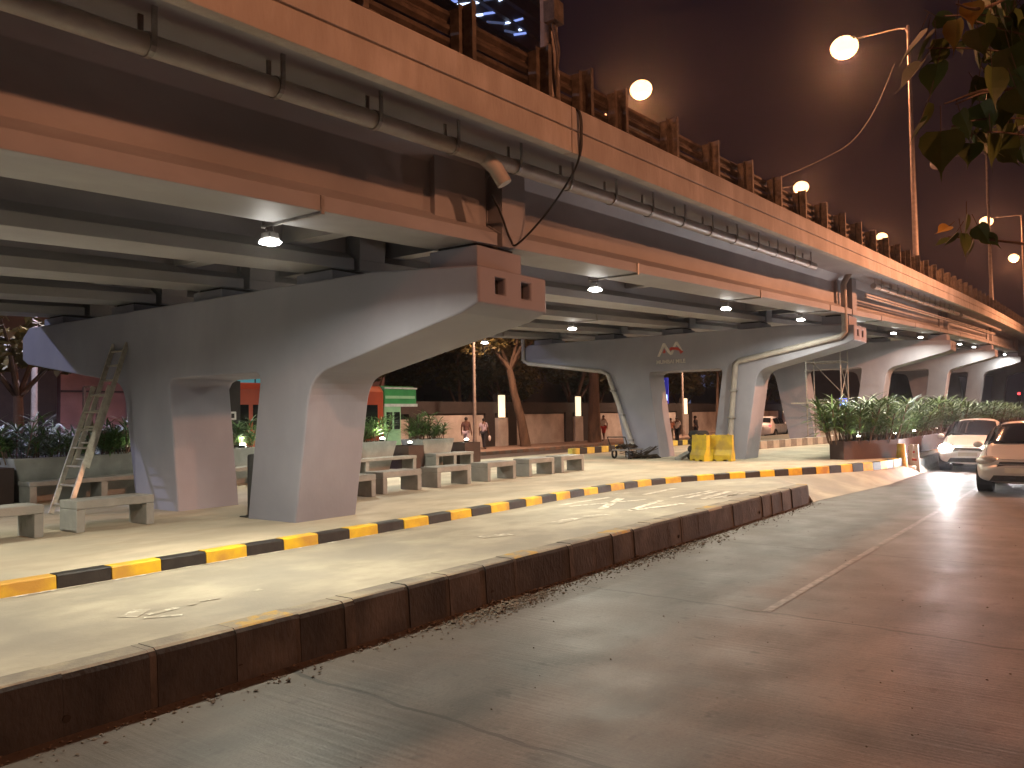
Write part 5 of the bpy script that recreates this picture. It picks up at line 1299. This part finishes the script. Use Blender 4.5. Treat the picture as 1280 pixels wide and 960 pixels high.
# ================================================================== FOREGROUND TREE
FT = thing('peepal_tree', 'overhanging tree with heart-shaped leaves at the top right', 'tree', (5.2, -1.9, 0.0))
tr = MB()
tr.tube([(5.2, -1.9, -0.1), (5.15, -1.85, 1.2), (5.0, -1.6, 2.4), (4.8, -1.3, 3.4)], [0.2, 0.16, 0.14, 0.11], 10)
tr.build('trunk', bark, FT, smooth=60)
def P3(x, y, t):
    d = fw + rt*((x-640)/1030) - up*((y-480)/1030); return CAM+d*t
br = MB()
tips = [[(4.8, -1.3, 3.4), P3(1420, 60, 3.6), P3(1300, 40, 3.3), P3(1215, 45, 3.2), P3(1165, 62, 3.15)],
        [(4.9, -1.45, 3.0), P3(1430, 150, 3.5), P3(1320, 120, 3.2), P3(1240, 112, 3.05), P3(1180, 130, 3.0)],
        [(4.85, -1.4, 3.2), P3(1420, 0, 3.5), P3(1310, -20, 3.2), P3(1230, 10, 3.0), P3(1195, 5, 3.0)],
        [(4.95, -1.5, 2.7), P3(1420, 330, 4.4), P3(1330, 312, 4.4), P3(1240, 300, 4.4), P3(1185, 296, 4.4)]]
for tp in tips: br.tube(cab(tp), [0.016-0.013*i/(len(cab(tp))-1) for i in range(len(cab(tp)))], 6)
for q in ((1290, 30, 1180, 20), (1290, 75, 1160, 60), (1290, 110, 1195, 130), (1290, 150, 1190, 158), (1290, 60, 1215, 25), (1290, 180, 1235, 165)):
    br.tube(cab([P3(q[0]+60, q[1], 3.2), P3((q[0]+q[2])/2, (q[1]+q[3])/2-6, 3.1), P3(q[2], q[3], 3.02)]), 0.0035, 5)
br.build('branch', bark, FT, smooth=60)
LV = MB(); STK = MB()
def heart(p, direction, nrm, L, mi):
    d = Vector(direction).normalized(); nn = Vector(nrm); sd = d.cross(nn).normalized(); nn = sd.cross(d).normalized()
    out_ = [(0.0, 0.0), (0.06, 0.20), (-0.02, 0.30), (0.10, 0.44), (0.28, 0.47), (0.46, 0.38), (0.62, 0.22), (0.76, 0.09), (0.88, 0.03), (1.12, 0.0)]
    o_ = len(LV.v); pts = [Vector(p)+d*(u*L)+nn*(-0.06*L*math.sin(u*2.6)) for u, _ in out_]
    for (u, v_), c in zip(out_, pts):
        LV.v += [tuple(c+sd*v_*L+nn*v_*0.28*L), tuple(c), tuple(c-sd*v_*L+nn*v_*0.28*L)]
    for i in range(len(out_)-1):
        q = o_+i*3; LV.f += [(q, q+3, q+4, q+1), (q+1, q+4, q+5, q+2)]; LV.m += [mi, mi]
rn = random.Random(21)
def toward(p): return (CAM-Vector(p)).normalized()
def lf(px, py, t, ang, L, face=0.8, mi=0):
    """a leaf hanging at this spot; ang is its fall direction, face how squarely it turns to the road"""
    p = P3(px, py, t); d = rt*math.sin(ang)-up*math.cos(ang)+fw*rn.uniform(-.3, .3)
    sdv = d.cross(fw).normalized(); nn = (-fw*face+sdv*math.sqrt(max(0, 1-face*face))*rn.choice((-1, 1)))
    L *= 1.2; heart(p, d, nn, L, mi); STK.tube([p, p-d*L*0.45+up*L*0.12], 0.0022, 4)
# leaves that can be told apart at the fringe
for a in ((1158, 45, 3.1, -0.35, 0.115, 0.25), (1150, 40, 3.1, -0.5, 0.12, 0.15), (1170, 50, 3.05, 0.2, 0.10, 0.9), (1152, 78, 3.0, -0.7, 0.11, 0.2), (1172, 80, 3.05, -0.25, 0.11, 0.45), (1215, 3, 3.0, 0.1, 0.075, 0.85, 1), (1238, 18, 3.0, -0.2, 0.085, 0.8), (1222, 36, 3.0, 0.1, 0.10, 0.85),
          (1196, 25, 3.0, 0.0, 0.10, 0.2, 1), (1240, 85, 2.95, 0.1, 0.125, 0.9), (1176, 165, 2.95, 0.05, 0.135, 0.95), (1160, 128, 3.0, -0.2, 0.11, 0.6), (1238, 168, 3.0, 0.15, 0.11, 0.8), (1200, 140, 3.0, 0.2, 0.07, 0.3), (1208, 155, 3.0, 0.0, 0.06, 0.2), (1152, 148, 3.0, -0.4, 0.09, 0.2),
          (1225, 130, 3.1, 0.3, 0.11, 0.5), (1262, 60, 3.1, 0.2, 0.12, 0.8), (1255, 30, 3.2, -0.1, 0.12, 0.8), (1270, 110, 3.0, 0.3, 0.12, 0.7), (1256, 125, 3.1, -0.2, 0.11, 0.6), (1245, 5, 3.1, 0.3, 0.11, 0.6), (1268, 10, 3.1, 0.0, 0.12, 0.7), (1170, 20, 3.1, 1.2, 0.08, 0.3), (1186, 60, 3.1, -0.9, 0.08, 0.4), (1275, 175, 3.0, 0.2, 0.10, 0.5),
          (1208, 268, 4.3, 0.0, 0.10, 0.6), (1196, 290, 4.3, -0.6, 0.09, 0.5, 0), (1186, 283, 4.3, -1.1, 0.07, 0.6, 1), (1202, 292, 4.3, 0.1, 0.12, 0.8), (1222, 282, 4.35, 0.4, 0.10, 0.5), (1232, 292, 4.4, 0.8, 0.09, 0.4), (1215, 300, 4.4, -0.2, 0.09, 0.5), (1190, 300, 4.4, -1.3, 0.09, 0.3)):
    lf(*a)
for _ in range(75): lf(rn.uniform(1205, 1290), rn.uniform(-20, 185), rn.uniform(3.05, 3.7), rn.uniform(-0.9, 0.9), rn.uniform(0.045, 0.11), rn.uniform(0.1, 0.95), 1 if rn.random() < 0.05 else 0)
for _ in range(340):                                                # the rest of the crown, towards the trunk
    p = Vector((rn.gauss(4.5, 0.6), rn.gauss(-1.0, 0.5), rn.gauss(3.6, 0.6))); d = Vector((rn.uniform(-.6, .6), rn.uniform(-.6, .6), -1))
    heart(p, d, Vector((rn.uniform(-1, 1), rn.uniform(-1, 1), 0.3)), rn.uniform(0.09, 0.13), 0)
LV.build('leaves', [leaf_p, leaf_y], FT, normals=False); STK.build('stalks', bark, FT)

# unseen upward lamp, added left of the view to brighten the deck soffit
T = thing('unseen_soffit_lamp', 'unseen tripod lamp added left of the view to brighten the deck soffit', 'lamp', (1.2, 13.5, 0.46))
MB().tube([(1.2, 13.5, 1.3), (1.2, 13.5, 1.5)], 0.03, 8).tube([(1.2, 13.5, 1.3), (0.9, 13.3, 0.47)], 0.015, 6).tube([(1.2, 13.5, 1.3), (1.5, 13.3, 0.47)], 0.015, 6).tube([(1.2, 13.5, 1.3), (1.2, 13.85, 0.47)], 0.015, 6).build('tripod', black_m, T)
MB().box((1.05, 13.42, 1.5), (1.35, 13.5, 1.7)).build('lamp_head', black_m, T)
light('unseen_soffit_beam', 'SPOT', (1.2, 13.35, 1.75), 200, (0.93, 0.9, 1.0), (1.6, 9.5, 4.4), 0.15, 110, 0.9, parent=T)

# ================================================================== HAZE
hz = MB().box((-105, -105, -1.2), (325, 325, 126)).build('haze', mat('haze_air', (1, 1, 1)))
hm = bpy.data.materials.new('smog'); hm.use_nodes = True; ht = hm.node_tree; ht.nodes.clear()
ho_ = ht.nodes.new('ShaderNodeOutputMaterial'); pv = ht.nodes.new('ShaderNodeVolumePrincipled'); pv.inputs['Color'].default_value = (0.9, 0.88, 0.9, 1); pv.inputs['Density'].default_value = 0.00055; pv.inputs['Anisotropy'].default_value = 0.88
ht.links.new(pv.outputs[0], ho_.inputs['Volume'])
hz.data.materials.clear(); hz.data.materials.append(hm); hz['kind'] = 'stuff'
